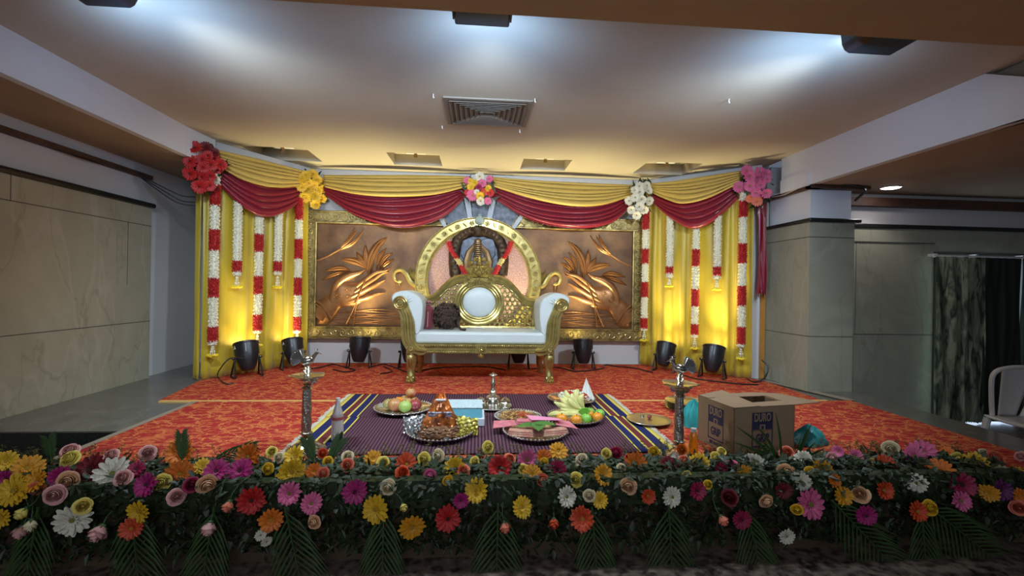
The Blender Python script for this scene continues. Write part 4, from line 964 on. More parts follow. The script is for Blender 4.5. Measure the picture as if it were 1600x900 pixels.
for a,L,w_ in ((0,.25,.085),(-.42,.22,.075),(.42,.22,.075),(-.85,.20,.07),(.85,.20,.07),(-1.3,.17,.06),(1.3,.17,.06)): leafxz(g,(cc.x,cc.z-.01),a,L,w_,bend=.35*(1 if a>0 else -1 if a<0 else 0))
for a in (-1,1):
    for k,(dx,dz) in enumerate(((.055,.10),(.10,.05),(.12,-.02),(.05,.19),(.085,.15))): g.ball((cc.x+a*dx,YBk-.05,cc.z+dz),.026,8)
g.ball((cc.x,YBk-.06,cc.z+.03),.035,8); g.ball((cc.x,YBk-.05,cc.z+.14),.03,8)
for k in range(5): g.tube([(cc.x,YBk-.05,cc.z-.02),(cc.x+(k-2)*.022,YBk-.06,cc.z-.055),(cc.x+(k-2)*.032,YBk-.05,cc.z-.10)],[.006,.013,.008],6)
g.prism([(cc.x+a,cc.z+b) for a,b in ((-.07,-.08),(.07,-.08),(.10,.0),(.07,.10),(.0,.18),(-.07,.10),(-.10,.0))],YBk-.02,YBk+.01)
g.build('crest_ornament',M['gold'],th)
# things on the seat
zs=zt+.001
c=at(669,512,Z=zs); c=Vector((at(669,505,Y=4.98).x,4.98,zs))
th=thing('cloth_bag',c,'narrow burgundy cloth bag with a tied top on sofa seat, against the left arm','bag')
w_=.125; m=MB(); m.lathe([(.001,0),(.055,.002),(.066,.02),(.066,.10),(.064,.20),(.055,.235),(.03,.255),(.035,.265),(.02,.27)],c,14,lob=lambda a,z:1+.06*math.cos(4*a)); m.build('bag_body',M['burg'],th)
m=MB(); m.tube([c+Vector((0,-.075,.03)),c+Vector((.005,-.075,.19))],.005,5); m.build('zip',mat('pale_zip',(.5,.3,.3),.5),th)
m=MB(); 
for k in range(9): a=k*.7; m.tube([c+Vector((0,0,.25)),c+Vector((.025*math.cos(a),.025*math.sin(a),.30)),c+Vector((.05*math.cos(a),.05*math.sin(a),.28))],[.006,.012,.004],5)
m.build('gathered_top',mat('pinkish_gathered_cloth',(.28,.12,.10),.8,bump=.6),th)
c=Vector((at(698,505,Y=4.96).x,4.96,zs)); R=random.Random(5)
m=MB(); m.ball(c+Vector((0,0,.14)),.13,20,sc=(.95,.75,1.05))
for i in range(420):
    a=R.uniform(0,2*PI); b_=math.acos(R.uniform(-1,1)); n=Vector((math.sin(b_)*math.cos(a),math.sin(b_)*math.sin(a),math.cos(b_)))
    f=lambda v: abs(v)**.75*(1 if v>0 else -1)
    p=c+Vector((f(n.x)*.135,f(n.y)*.10,.142+f(n.z)*.135)); t=n.orthogonal().normalized(); t=(t*math.cos(i)+n.cross(t)*math.sin(i))*.026; u=n.cross(t)*.6
    p2=p+n*.012; 
    if p.z-.02<zs: continue
    m.add([p-t,p+u,p2+t,p-u],[(0,1,2,3)])
o=m.build('ruffled_bag',M['tawny'],origin=c); tag(o,'dark brown ruffled bag on sofa seat beside the burgundy bag','bag')
P=[Vector((at(714,495,Y=4.92).x,4.92,zs+.14)),Vector((at(716,500,Y=4.88).x,4.88,zs+.06)),Vector((at(720,514,Y=4.84).x,4.84,zs+.016)),Vector((at(727,516,Y=4.82).x,4.80,zs+.014))]
m=MB().tube(spl(P,14),[.012]*14+[.018],6); o=m.build('bag_strap',M['tawny'],origin=P[2]); tag(o,'dark strap hanging beside the ruffled brown bag on the sofa seat','strap')
# ================= MATS =================
def matmat():
    m=mat('striped_mat_weave',(.2,.05,.12),.9,spec=.1); nt,N,b=nodes(m); l=nt.links.new
    tc=N.new('ShaderNodeTexCoord'); sx=N.new('ShaderNodeSeparateXYZ'); l(tc.outputs['Object'],sx.inputs[0])
    w=N.new('ShaderNodeMath'); w.operation='MULTIPLY'; w.inputs[1].default_value=2*PI/.0215; l(sx.outputs['X'],w.inputs[0])
    sn=N.new('ShaderNodeMath'); sn.operation='SINE'; l(w.outputs[0],sn.inputs[0])
    r=N.new('ShaderNodeValToRGB'); E=r.color_ramp.elements; E[0].position=.30; E[0].color=(.03,.016,.03,1); E[1].position=.62; E[1].color=(.13,.055,.07,1)
    ma=N.new('ShaderNodeMath'); ma.operation='MULTIPLY_ADD'; ma.inputs[1].default_value=.5; ma.inputs[2].default_value=.5; l(sn.outputs[0],ma.inputs[0]); l(ma.outputs[0],r.inputs['Fac'])
    # borders measured from the centre line
    ab=N.new('ShaderNodeMath'); ab.operation='ABSOLUTE'; l(sx.outputs['X'],ab.inputs[0])
    dv=N.new('ShaderNodeMath'); dv.operation='DIVIDE'; dv.inputs[1].default_value=1.25; l(ab.outputs[0],dv.inputs[0])
    r2=N.new('ShaderNodeValToRGB'); r2.color_ramp.interpolation='CONSTANT'; E=r2.color_ramp.elements
    Y_=(.62,.50,.10,1); NV=(.018,.022,.085,1); MR=(.13,.028,.03,1)
    st=[(0,(0,0,0,1)),(.918,Y_),(.932,NV),(.985,Y_),(1.000,MR),(1.045,Y_),(1.06,NV),(1.125,Y_)]
    st=[(a*1/1.25,c) for a,c in st]
    E[0].position=0; E[0].color=st[0][1]; E[1].position=st[1][0]; E[1].color=st[1][1]
    for a,c in st[2:]: e=E.new(a); e.color=c
    l(dv.outputs[0],r2.inputs['Fac'])
    gt=N.new('ShaderNodeMath'); gt.operation='GREATER_THAN'; gt.inputs[1].default_value=.918; l(ab.outputs[0],gt.inputs[0])
    mx=N.new('ShaderNodeMixRGB'); l(gt.outputs[0],mx.inputs['Fac']); l(r.outputs['Color'],mx.inputs['Color1']); l(r2.outputs['Color'],mx.inputs['Color2']); l(mx.outputs['Color'],b.inputs['Base Color'])
    return m
M['mat']=matmat(); M['fringe']=mat('pale_cotton_fringe',(.5,.46,.36),.9)
def floormat(y0,y1,xo,label,z):
    cx=.045+xo; hw=1.165
    th=thing('striped_mat',(cx,(y0+y1)/2,z),label,'mat','striped floor mats')
    def fn(u,v):
        x=cx-hw+2*hw*u; y=y0+(y1-y0)*v; return (x,y,z+.005+.0015*math.sin(x*9)+.0012*math.sin(y*11))
    o=MB().grid(fn,60,20).build('woven_cloth',M['mat'],th); md=o.modifiers.new('t','SOLIDIFY'); md.thickness=.004
    R=random.Random(2)
    for s in(-1,1):
        m=MB()
        for i in range(90):
            y=y0+(y1-y0)*i/89; x=cx+s*hw; m.tube([(x,y,z+.004),(x+s*R.uniform(.02,.04),y+R.uniform(-.012,.012),z+.003)],.0025,4,cap=False)
        m.build('fringe',M['fringe'],th)
floormat(3.42,4.17,0,'purple striped mat with navy and yellow borders, the one nearer the sofa',.009)
floormat(2.68,3.435,.018,'purple striped mat with navy and yellow borders, the one nearer the flowers',.015)
ZM=.024
# ================= TALL OIL LAMPS =================
def oil_lamp(px,py,ztop_px,tx,label,flip):
    b=at(px,py,Z=.012); Hh=1-(ztop_px-448)/FPX*b.y-.012; k=Hh/.62
    lean=(at(tx,600,Y=b.y).x-b.x)
    th=thing('oil_lamp',(b.x,b.y,.009),label,'lamp','tall silver oil lamps')
    def L(prof,n=24,**kw): return MB().lathe([(r*k,z*k) for r,z in prof],(b.x,b.y,.009),n,**kw)
    L([(.115,0),(.118,.008),(.11,.016),(.095,.02),(.085,.03),(.05,.05),(.035,.06)]).build('base',M['silver'],th)
    L([(.028,.058),(.034,.062),(.034,.075),(.026,.082),(.026,.098),(.036,.103),(.036,.110),(.028,.115)]).build('lower_collar',M['silver'],th)
    # twisted column
    col=MB(); 
    n=24; rows=44; bb_=len(col.v)
    for i in range(rows+1):
        z=.115+(.375-.115)*i/rows
        for j in range(n):
            a=2*PI*j/n; r=.0275*(1+.10*math.cos(6*a+ (i*.42 if i<30 else 12.6)))*(1-.12*i/rows)
            col.v.append((b.x+r*k*math.cos(a),b.y+r*k*math.sin(a),.009+z*k))
    for i in range(rows):
        for j in range(n): col.f.append((bb_+i*n+j,bb_+i*n+(j+1)%n,bb_+(i+1)*n+(j+1)%n,bb_+(i+1)*n+j)); col.m.append(0)
    col.build('twisted_column',M['silverd'],th,angle=60)
    L([(.026,.372),(.034,.38),(.026,.39),(.030,.40),(.050,.408),(.056,.425),(.070,.437),(.045,.440)],lob=lambda a,z:1+.07*math.cos(8*a)*(z>.40*k)).build('upper_collar',M['silver'],th)
    L([(.04,.436),(.075,.440),(.096,.452),(.100,.458),(.090,.452),(.03,.445)],n=40,lob=lambda a,z:1+(.22*max(0,math.cos(5*a+PI/2))**6 if z>.445*k else 0)).build('wick_dish',M['silver'],th)
    L([(.020,.445),(.022,.455),(.014,.465),(.022,.478),(.024,.49),(.016,.50),(.018,.508),(.012,.516)]).build('finial',M['silver'],th)
    s=-1 if flip else 1; z0=.009
    V=lambda x,z,y=0: Vector((b.x+s*x*k,b.y+y*k,z0+z*k))
    m=MB(); m.ball(V(0,.545),.032*k,14,sc=(1.35,.8,.85),rot=(0,s*-.35,0))
    m.tube([V(.02,.55),V(.04,.575),V(.05,.59),V(.062,.594)],[.016*k,.011*k,.010*k,.011*k],8); m.tube([V(.06,.594),V(.085,.585)],[.006*k,.001],6)
    m.tube([V(0,.515),V(0,.54)],.008*k,6)
    for a in range(3): m.tube([V(.05,.60),V(.045+.008*a,.618)],[.002,.003],4)
    m.build('bird_figure',M['silver'],th)
    m=MB()
    for i in range(9):
        a=math.radians(95+i*14); p0=V(-.02,.548); p1=V(-.02+.065*math.cos(a)-.01,.548+.062*math.sin(a)); m.tube([p0,p0.lerp(p1,.6),p1],[.004*k,.008*k,.010*k],6)
    m.tube([V(-.02+.068*math.cos(math.radians(90+t*12.5))-.01,.548+.064*math.sin(math.radians(90+t*12.5))) for t in range(11)],.004*k,6)
    m.build('fan_tail',M['silver'],th)
oil_lamp(478,703,546,474,'tall silver oil lamp with peacock finial, left of the striped mats',False)
oil_lamp(1060,716,554,1065,'tall silver oil lamp with peacock finial, between the mats and the cardboard box',True)
# ================= PLATES AND OFFERINGS =================
def plate(px,py,wpx,label,zb_=ZM,mt='steel',h=.028,cat='plate',beads=True,name='serving_plate',rimmat=None,sq=1):
    c=at(px,py,Z=zb_+h); r=wpx/FPX*c.y/2
    th=thing(name,(c.x,c.y,zb_),label,cat,'silver plates of offerings')
    m=MB().lathe([(.01,.0035),(r*.70,.001),(r*.80,.004),(r*.93,h-.006),(r,h),(r*.99,h+.003),(r*.92,h-.002),(r*.78,.008),(r*.1,.007)],(c.x,c.y,zb_),44)
    m.build('dish',M[mt],th)
    if beads:
        m=MB()
        for i in range(52): a=2*PI*i/52; m.ball((c.x+r*1.0*math.cos(a),c.y+r*1.0*math.sin(a),zb_+h+.002),.0085,6)
        m.build('beaded_rim',M[rimmat or mt],th)
    return c.x,c.y,r
def single(mb,name,m,origin,label,cat,group=None,**k): return tag(mb.build(name,m,origin=origin,**k),label,cat,group)
APM={k:mat(k.replace(' ','_')+'_skin',c,.35,col2=c2,vscale=18) for k,c,c2 in (('red apple',(.45,.09,.05),(.50,.30,.10)),('dark red apple',(.20,.02,.03),(.34,.06,.05)),('green apple',(.30,.48,.08),(.36,.50,.14)),('orange',(.75,.30,.02),(.70,.26,.02)),('greenish pear',(.42,.42,.14),(.36,.30,.10)),('lime',(.16,.42,.04),(.22,.48,.08)))}
def fruit(x,y,z,r,key,label,grp,stem=True,sc=(1,1,.92)):
    th=thing('apple' if 'apple' in key else ('orange_fruit' if key=='orange' else 'green_fruit'),(x,y,z),label,'fruit',grp)
    k=8; pr=[(max(r*math.sin(PI*i/12)*(1.0+.05*math.sin(PI*i/12)),.002),-r*.90*math.cos(PI*i/12)*(1 if 0<i<12 else .82)) for i in range(13)]
    MB().lathe(pr,(x,y,z+r*.9),16).build('flesh',APM[key],th)
    MB().tube([(x,y,z+r*1.55),(x+.004,y,z+r*1.95)],.003,5).build('stalk',M['tawny'],th)
X,Y,r_=plate(630,636,86,'oval-looking silver plate of apples on the mat, left of the snack plate')
F=[(-.62,.05,.040,'greenish pear','greenish fruit at the left edge of the apple plate'),(-.30,-.28,.050,'red apple','large reddish apple at front left of the apple plate'),(-.25,.30,.042,'orange','orange-yellow fruit at the back left of the apple plate'),(.02,.45,.045,'red apple','reddish apple at the back centre of the apple plate'),(.15,-.45,.044,'green apple','bright green apple at the front of the apple plate'),(.40,.30,.042,'red apple','reddish apple at the back right of the apple plate'),(.55,-.20,.044,'dark red apple','dark red apple at the right edge of the apple plate'),(.18,.02,.044,'red apple','reddish apple in the middle of the apple plate')]
for dx,dy,rr,k_,lb in F: fruit(X+dx*r_*.82,Y+dy*r_*.82,ZM+.012,rr*1.08,k_,lb,'apples on the plate')
fruit(X+.05,Y+.05,ZM+.09,.040,'red apple','reddish apple lying on top of the others on the apple plate','apples on the plate')
# foil snack plate
X,Y,r_=plate(688,672,102,'silver plate of foil snack packets on the mat nearest the flowers, centre left')
def crumple(name,c,w,h,d,m,label,seed,rot=0,shape='bag',parts=None):
    R=random.Random(seed); th=thing(name,c,label,'packet','foil snack packets')
    def fn(side):
        def g(u,v):
            x=(u-.5)*w*(1 if shape=='bag' else (1-.80*v)); z=v*h; b=math.sin(PI*u)*math.sin(PI*min(1,v*1.05))**.6*d
            j=.006*math.sin(u*31+v*17+seed)+.005*math.sin(u*13-v*29)
            y=side*(b*.5)+j; v_=Vector((x,y,z+.004*math.sin(u*23))); v_=Matrix.Rotation(rot,3,'Z')@v_
            return Vector(c)+v_
        return g
    mb=MB(); mb.grid(fn(-1),18,14); mb.grid(fn(1),18,14)
    mb.build('pouch',m,th,angle=25)
    if parts: parts(th)
    return th
mo=mat('orange_foil',(.70,.20,.03),.3,metal=.4,bump=.4,bscale=25,col2=(.22,.07,.03),vscale=14); my=mat('yellow_foil',(.62,.52,.05),.35,metal=.2,bump=.3,col2=(.35,.30,.10),vscale=10); ms=mat('silver_foil',(.6,.62,.62),.25,metal=.8,bump=.5,bscale=30); mb_=mat('brown_foil',(.30,.15,.07),.35,metal=.3,bump=.5,bscale=30,col2=(.12,.06,.03),vscale=15)
def band(th):
    p=Vector(th.location); m=MB(); m.box(p+Vector((0,-.055,.13)),(.15,.006,.035),rot=(.35,.0,0)); m.build('printed_band',mat('white_blue_print',(.7,.72,.78),.4,col2=(.05,.06,.2),vscale=60),th,smooth=False)
    m=MB(); m.tube([p+Vector((-.03,-.02,.215)),p+Vector((0,-.035,.218)),p+Vector((.03,-.02,.215))],.008,6); m.build('white_tie',M['greyw'],th)
crumple('snack_packet',(X,Y+.02,ZM+.010),.30,.25,.13,mo,'tall orange cone packet tied at top, on the snack plate',1,shape='cone',parts=band)
crumple('snack_packet',(X+.01,Y-.10,ZM+.012),.24,.07,.09,mb_,'crumpled tan brown packet lying at front of the snack plate',2)
crumple('snack_packet',(X-.17,Y+.01,ZM+.010),.15,.11,.05,ms,'silver and green packet at left side of the snack plate',3,rot=.5)
crumple('snack_packet',(X+.17,Y-.02,ZM+.010),.17,.11,.06,my,'yellow packet standing at right side of the snack plate',4,rot=-.5)
crumple('snack_packet',(X+.11,Y-.08,ZM+.012),.12,.05,.05,my,'small flat yellow packet at front right of the snack plate',5,rot=.2)
# blue box
a=at(692,668,Z=ZM); b=at(757,668,Z=ZM); 
th=thing('gift_box',((a.x+b.x)/2,a.y+.13,ZM),'pale blue box with white lid lying behind the snack plate','box')
bx=(a.x+b.x)/2; bw=b.x-a.x; MB().bb((bx-bw/2,a.y+.02,ZM+.0005),(bx+bw/2,a.y+.26,ZM+.055)).build('tray',mat('white_card',(.6,.66,.70),.6),th,bevel=.004,smooth=False)
MB().bb((bx-bw/2+.012,a.y+.03,ZM+.056),(bx+bw/2-.02,a.y+.25,ZM+.12)).build('blue_body',mat('pale_blue_card',(.16,.50,.62),.5),th,bevel=.004,smooth=False)
MB().bb((bx-bw/2+.010,a.y+.028,ZM+.121),(bx+bw/2-.015,a.y+.252,ZM+.132)).build('lid',mat('white_lace_lid',(.62,.74,.76),.4,bump=1,bscale=90,col2=(.4,.55,.6),vscale=60),th,bevel=.003,smooth=False)
# label strip
P=at(700,636,Z=ZM+.16); 
# small lamp tray
X,Y,r_=plate(770,633,60,'small round silver tray holding a lamp stand and two cups, centre back of the mats',h=.014,beads=False,mt='brass')
th=thing('kumkum_stand',(X,Y,ZM+.0085),'small silver lamp stand with a knobbed stem on the round tray','lamp stand')
MB().lathe([(.055,0),(.058,.03),(.05,.055),(.055,.065),(.060,.07),(.055,.078),(.03,.09),(.022,.10),(.028,.12),(.018,.135),(.015,.16),(.022,.18),(.018,.20),(.010,.22),(.009,.245)],(X,Y,ZM+.0085),24).build('stem',M['silver'],th)
MB().lathe([(.010,0),(.034,.004),(.030,.01),(.012,.014),(.010,.022),(.002,.026)],(X,Y,ZM+.253),8).build('finial',M['silver'],th)
for s,lb,cc_ in((-1,'small silver cup with red powder on the round tray, left of the stand',(.30,.03,.03)),(1,'small silver cup on the round tray, right of the stand',(.5,.35,.12))):
    x=X+s*.098; y=Y-.005; th=thing('powder_cup',(x,y,ZM+.0085),lb,'cup','small cups on the round tray')
    MB().lathe([(.03,0),(.026,.012),(.040,.026),(.043,.04),(.040,.04),(.034,.026),(.01,.022)],(x,y,ZM+.0085),20).build('bowl',M['silver'],th)
    MB().lathe([(.036,.036),(.02,.042),(.002,.044)],(x,y,ZM+.0085),14).build('powder',mat('powder',cc_,.9),th)
    MB().lathe([(.042,.05),(.034,.058),(.012,.068),(.004,.075)],(x,y,ZM+.0085),16).build('lid_knob',M['silver'],th)
# dried fruit plate
X,Y,r_=plate(809,650,72,'silver plate heaped with brown and red dried fruit, behind the pink cloth plate',h=.022)
R=random.Random(9); md_=[mat('brown_date',(.22,.10,.03),.35),mat('amber_raisin',(.50,.30,.08),.4),mat('red_saffron_mix',(.45,.07,.02),.6)]
for k_,(nm,lb) in enumerate((('date_heap','glossy brown dates heaped on the dried fruit plate'),('raisin_heap','amber raisins scattered on the dried fruit plate'),('red_spice_heap','red spice heap in the middle of the dried fruit plate'))):
    m=MB()
    for i in range((70,70,90)[k_]):
        a=R.uniform(0,2*PI); q=r_*.78*math.sqrt(R.random())*(1 if k_<2 else .45); m.ball((X+q*math.cos(a)+(.03 if k_==2 else 0),Y+q*math.sin(a),ZM+.020+R.random()*.03*(1-q/r_)),(.010,.007,.006)[k_],6,sc=(1.5,1,.8),rot=(0,0,R.uniform(0,3)))
    tag(single(m,nm,md_[k_],(X,Y,ZM+.01),lb,'dried fruit','dried fruit on the plate'),kind='stuff')
# pink cloth plate
X,Y,r_=plate(836,672,100,'silver plate with folded pink cloths and a leaf on it, nearest the flowers')
mp_=mat('pink_cloth',(.62,.20,.22),.8,col2=(.45,.12,.14),vscale=20); ml=mat('folded_sari',(.40,.12,.10),.6,bump=.5,bscale=50,col2=(.5,.32,.2),vscale=30)
def slab(c,d,rz,m,nm,lb,cat,grp,tilt=0):
    mb=MB()
    for k_ in range(3): mb.box(Vector(c)+Vector((0,0,d[2]*(k_-1)/3)),(d[0]-.006*k_,d[1]-.006*k_,d[2]/3*.98),rot=(tilt,0,rz))
    return single(mb,nm,m,Vector(c)-Vector((0,0,d[2]/2)),lb,cat,grp,bevel=.004,smooth=False)
slab((X-.10,Y-.07,ZM+.035),(.17,.07,.035),-.18,ml,'folded_cloth','folded reddish cloth at front left of the leaf plate','cloth','folded cloths on the leaf plate')
slab((X+.12,Y-.05,ZM+.035),(.18,.07,.035),.25,ml,'folded_cloth','folded reddish cloth at front right of the leaf plate','cloth','folded cloths on the leaf plate')
slab((X-.02,Y+.10,ZM+.05),(.20,.08,.035),-.05,mp_,'folded_cloth','folded pink cloth at back of the leaf plate','cloth','folded cloths on the leaf plate')
def sheet(pts,z,m,nm,lb,cat,g=None):
    mb=MB(); n=len(pts); mb.add([(p[0],p[1],p[2]) for p in pts]+[(p[0],p[1],p[2]+.003) for p in pts],[tuple(range(n)),tuple(range(2*n-1,n-1,-1))]+[(i,(i+1)%n,(i+1)%n+n,i+n) for i in range(n)]); return single(mb,nm,m,pts[0],lb,cat,g,smooth=False)
sheet([(X-.02,Y+.06,ZM+.075),(X+.19,Y+.02,ZM+.085),(X+.17,Y+.16,ZM+.06),(X-.04,Y+.20,ZM+.07)],0,mat('pink_paper',(.70,.25,.38),.7),'pink_napkin','bright pink napkin sticking up at back of the leaf plate','napkin')
sheet([(X-.28,Y-.02,ZM+.045),(X-.12,Y+.03,ZM+.05),(X-.13,Y+.15,ZM+.05),(X-.27,Y+.13,ZM+.05)],0,mp_,'pink_napkin','dull pink napkin over the left rim of the leaf plate','napkin')
sheet([(X+.14,Y+.0,ZM+.06),(X+.28,Y-.04,ZM+.045),(X+.25,Y+.12,ZM+.05),(X+.15,Y+.10,ZM+.06)],0,mp_,'pink_napkin','dull pink napkin over the right rim of the leaf plate','napkin')
for dx,dy,rz,lb in ((-.04,-.02,.15,'green betel leaf lying at left centre of the pink cloth plate'),(.05,-.02,-.2,'green betel leaf lying at right centre of the pink cloth plate'),(.01,-.06,1.5,'green betel leaf pointing forward on the pink cloth plate')):
    def fn(u,v,rz=rz,dx=dx,dy=dy):
        w_=.045*math.sin(PI*min(1,u*.97+.02))**.8; x=(u-.5)*.17; y=(v-.5)*2*w_; c_,s_=math.cos(rz),math.sin(rz)
        return (X+dx+x*c_-y*s_,Y+dy+x*s_+y*c_,ZM+.060+dx*.1+.012*abs(v-.5)+.01*math.sin(PI*u)+abs(rz)*.003)
    m=MB().grid(fn,10,6); o=single(m,'betel_leaf',mat('betel_green',(.05,.17,.03),.35),(X+dx,Y+dy,ZM+.06),lb,'leaf','betel leaves on the plate')
# banana plate
X,Y,r_=plate(898,650,86,'silver plate of bananas, oranges and green fruit on the mat, right side')
bn=mat('pale_banana',(.66,.62,.24),.5,col2=(.50,.50,.17),vscale=14)
th=thing('banana_bunch',(X-.03,Y,ZM+.02),'bunch of pale yellow green bananas heaped on the fruit plate','bananas')
hub=Vector((X+.055,Y-.045,ZM+.075))
for i in range(13):
    row_=i%2; a=math.radians(88+(i//2)*14+row_*7); L=.135+.02*(i%3); d=Vector((math.cos(a),0,math.sin(a)*.75))
    dep=.03+.05*row_+.012*(i%3); base=hub+d*.03+Vector((0,-.01+dep*.3,0)); 
    bend=Vector((-math.sin(a),0,math.cos(a)*.7)) ; P=[base,base+d*L*.35+bend*.018+Vector((0,dep*.6,0)),base+d*L*.7+bend*.018+Vector((0,dep*.8,0)),base+d*L+Vector((0,dep,-.004))]
    MB().tube(spl(P,10),[.008,.013,.019,.022,.023,.023,.022,.020,.016,.010,.005],8).build('banana',bn,th)
st_=MB()
for k in range(7): a=math.radians(30+k*20); st_.tube([hub+Vector((0,-.02,-.03)),hub+Vector((math.cos(a)*.045,-.03,math.sin(a)*.04-.005))],[.012,.008],6)
st_.build('stalk',APM['lime'],th)
for i in range(4): 
    P=[Vector((X-.20+i*.045,Y-.03-.012*i,ZM+.045)),Vector((X-.14+i*.045,Y-.06,ZM+.060)),Vector((X-.07+i*.045,Y-.07,ZM+.045))]
    MB().tube(spl(P,8),[.007,.015,.02,.022,.022,.02,.015,.010,.006],8).build('banana',bn,th)
for dx,dy,k_,lb,rr in ((-.12,-.11,'orange','orange at front left of the banana plate',.036),(-.02,-.145,'orange','orange at front centre of the banana plate',.036),(.10,-.02,'orange','orange behind, right of the banana bunch',.036),(.15,-.08,'orange','orange at the right of the banana plate',.036),(.06,-.11,'lime','green fruit at front right of the banana plate',.036),(.19,.01,'lime','pale green fruit at the far right of the banana plate',.036),(.13,.06,'lime','pale green fruit at the back right of the banana plate',.034)):
    fruit(X+dx,Y+dy,ZM+.012,rr,k_,lb,'round fruit on the banana plate')
# jasmine plate
X,Y,r_=plate(893,622,74,'silver plate of white jasmine and red petals behind the banana plate')
m=MB(); R=random.Random(4)
for i in range(220):
    a=R.uniform(0,2*PI); q=r_*.62*math.sqrt(R.random()); tuft(m,Vector((X+.03+q*math.cos(a),Y+q*math.sin(a)*.8,ZM+.02+.06*(1-q/r_)*R.random()+.02)),.012,R,5,.016)
tag(single(m,'jasmine_heap',M['whitefl'],(X,Y,ZM+.01),'heap of white jasmine strings on the back right plate','flowers'),kind='stuff')
for dx,dz,lb in ((-.03,.075,'cluster of red rose petals, left one on the jasmine plate'),(.09,.055,'cluster of red rose petals, right one on the jasmine plate')):
    m=MB(); m.ball((X+dx,Y-.06,ZM+dz+.0),.03,8); tuft(m,Vector((X+dx,Y-.06,ZM+dz)),.03,R,14,.02); tuft(m,Vector((X+dx,Y-.06,ZM+dz+.014)),.024,R,12,.02); single(m,'rose_petal_cluster',M['redfl'],(X+dx,Y-.06,ZM+.05),lb,'petals','red petals on the jasmine plate')
def cone(u,v): 
    a=-.9+1.8*u; return (X+.13+.085*math.sin(a)*v,Y+.02-.06*math.cos(a)*v,ZM+.19-.17*v+.01*math.sin(u*20))
m=MB().grid(cone,16,10); o=single(m,'paper_cone',mat('white_paper',(.66,.66,.60),.8),(X+.13,Y,ZM+.02),'white folded paper standing at right of the jasmine plate','paper'); md=o.modifiers.new('t','SOLIDIFY'); md.thickness=.002
# right tray
X,Y,r_=plate(1014,655,70,'plain silver tray with small items on carpet edge, right of the mats',zb_=.024,h=.014,beads=False,mt='brass')
m=MB(); m.ball((X-.04,Y+.03,.05),.018,8); single(m,'silver_pot',M['silver'],(X-.04,Y+.03,.032),'tiny silver pot on the plain tray at right','pot','tiny items on the plain tray')
m=MB(); m.ball((X+.02,Y+.04,.045),.014,8,sc=(1.4,1,1)); single(m,'kumkum_box',mat('dark_red_item',(.2,.03,.03),.5),(X+.02,Y+.04,.032),'tiny dark red box on the plain tray at right','box','tiny items on the plain tray')
# stacked fluted plates
c=at(1072,640,Z=.01); 
for i in range(4):
    m=MB().lathe([(.12,.0),(.15,.004),(.163,.022),(.168,.024),(.15,.012),(.02,.008)],(c.x,c.y,.009+i*.017),60,lob=lambda a,z:1+.012*math.cos(30*a)); single(m,'fluted_plate',M['steel'],(c.x,c.y,.009+i*.017),['bottom','second lowest','second highest','top'][i]+' fluted steel plate in the stack behind the right lamp','plate','stack of fluted steel plates')
# cardboard box
A_=at(1146,715,Z=.0095); n0=Vector((A_.x,A_.y,.0095)); hB=.30
bl=at(1090,618,Z=hB); br_=at(1242,633,Z=hB)
dl=Vector((bl.x-n0.x,bl.y-n0.y,0)); dr_=Vector((br_.x-n0.x,br_.y-n0.y,0))
print('BOX',n0,dl.length,dr_.length,dl.angle(dr_)*57.3)
# square it up: keep the left side direction bisected
e2=dr_.normalized(); e1=Vector((-e2.y,e2.x,0)); 
if e1.dot(dl)<0: e1=-e1
Lw,Ww=max(.30,min(dr_.length,.50)),max(.3,min(dl.length,.62))
print('BOX',Lw,Ww,e1,e2)
th=thing('cardboard_box',(n0+e2*Lw/2+e1*Ww/2),'open brown cardboard box with dark printed labels, behind the flowers at right','box')
Zv=Vector((0,0,1))
def wallq(a,b,h0,h1,nm,t=.005,inn=None):
    d=(b-a); n=(inn if inn else Vector((-d.y,d.x,0))).normalized()*t; m=MB(); m.add([a+Zv*h0,b+Zv*h0,b+Zv*h1,a+Zv*h1,a+n+Zv*h0,b+n+Zv*h0,b+n+Zv*h1,a+n+Zv*h1],[(0,1,2,3),(5,4,7,6),(0,4,5,1),(1,5,6,2),(2,6,7,3),(3,7,4,0)]); m.build(nm,M['carton'],th,smooth=False)
p0=n0; p1=n0+e2*Lw; p2=p1+e1*Ww; p3=n0+e1*Ww
wallq(p0,p1,0,hB-.01,'side_panel',inn=e1); wallq(p1,p2,0,hB-.01,'side_panel',inn=-e2); wallq(p2,p3,0,hB-.01,'side_panel',inn=-e1); wallq(p3,p0,0,hB-.01,'side_panel',inn=e2)
m=MB(); m.add([p0+Zv*.002,p1+Zv*.002,p2+Zv*.002,p3+Zv*.002],[(0,1,2,3)]); m.build('bottom_panel',M['carton'],th,smooth=False)
def flap(a,b,d,nm='flap',lift0=0,lift1=.01):
    t=Zv*.004; h=Zv*(hB-.009); q=[a+h,b+h,b+d+h+Zv*lift1,a+d+h+Zv*lift0]; m=MB(); m.add(q+[v+t for v in q],[(3,2,1,0),(4,5,6,7),(0,1,5,4),(1,2,6,5),(2,3,7,6),(3,0,4,7)]); m.build(nm,M['carton'],th,smooth=False)
flap(p3,p0,e2*Lw*.42+e1*.0,lift0=.025,lift1=.004); flap(p0,p1,e1*Ww*.30,lift0=-.004,lift1=.0); flap(p2,p3,-e1*Ww*.30,lift0=.0,lift1=.005); flap(p1,p2,e2*.22+e1*.02,lift0=.0,lift1=-.02)
def onface(o,ux,n,mb,u,v,sy=1.0,sxx=1.0):
    # place flat text at face origin o, running along ux, out along n
    m=Matrix(((ux.x*sxx,0,n.x,0),(ux.y*sxx,0,n.y,0),(0,sy,0,0),(0,0,0,1))); q=o+ux*u+Zv*v+n*.0015
    return mb.xf(Matrix.Translation(q)@m)
INK=M['navy']; CT=M['carton']
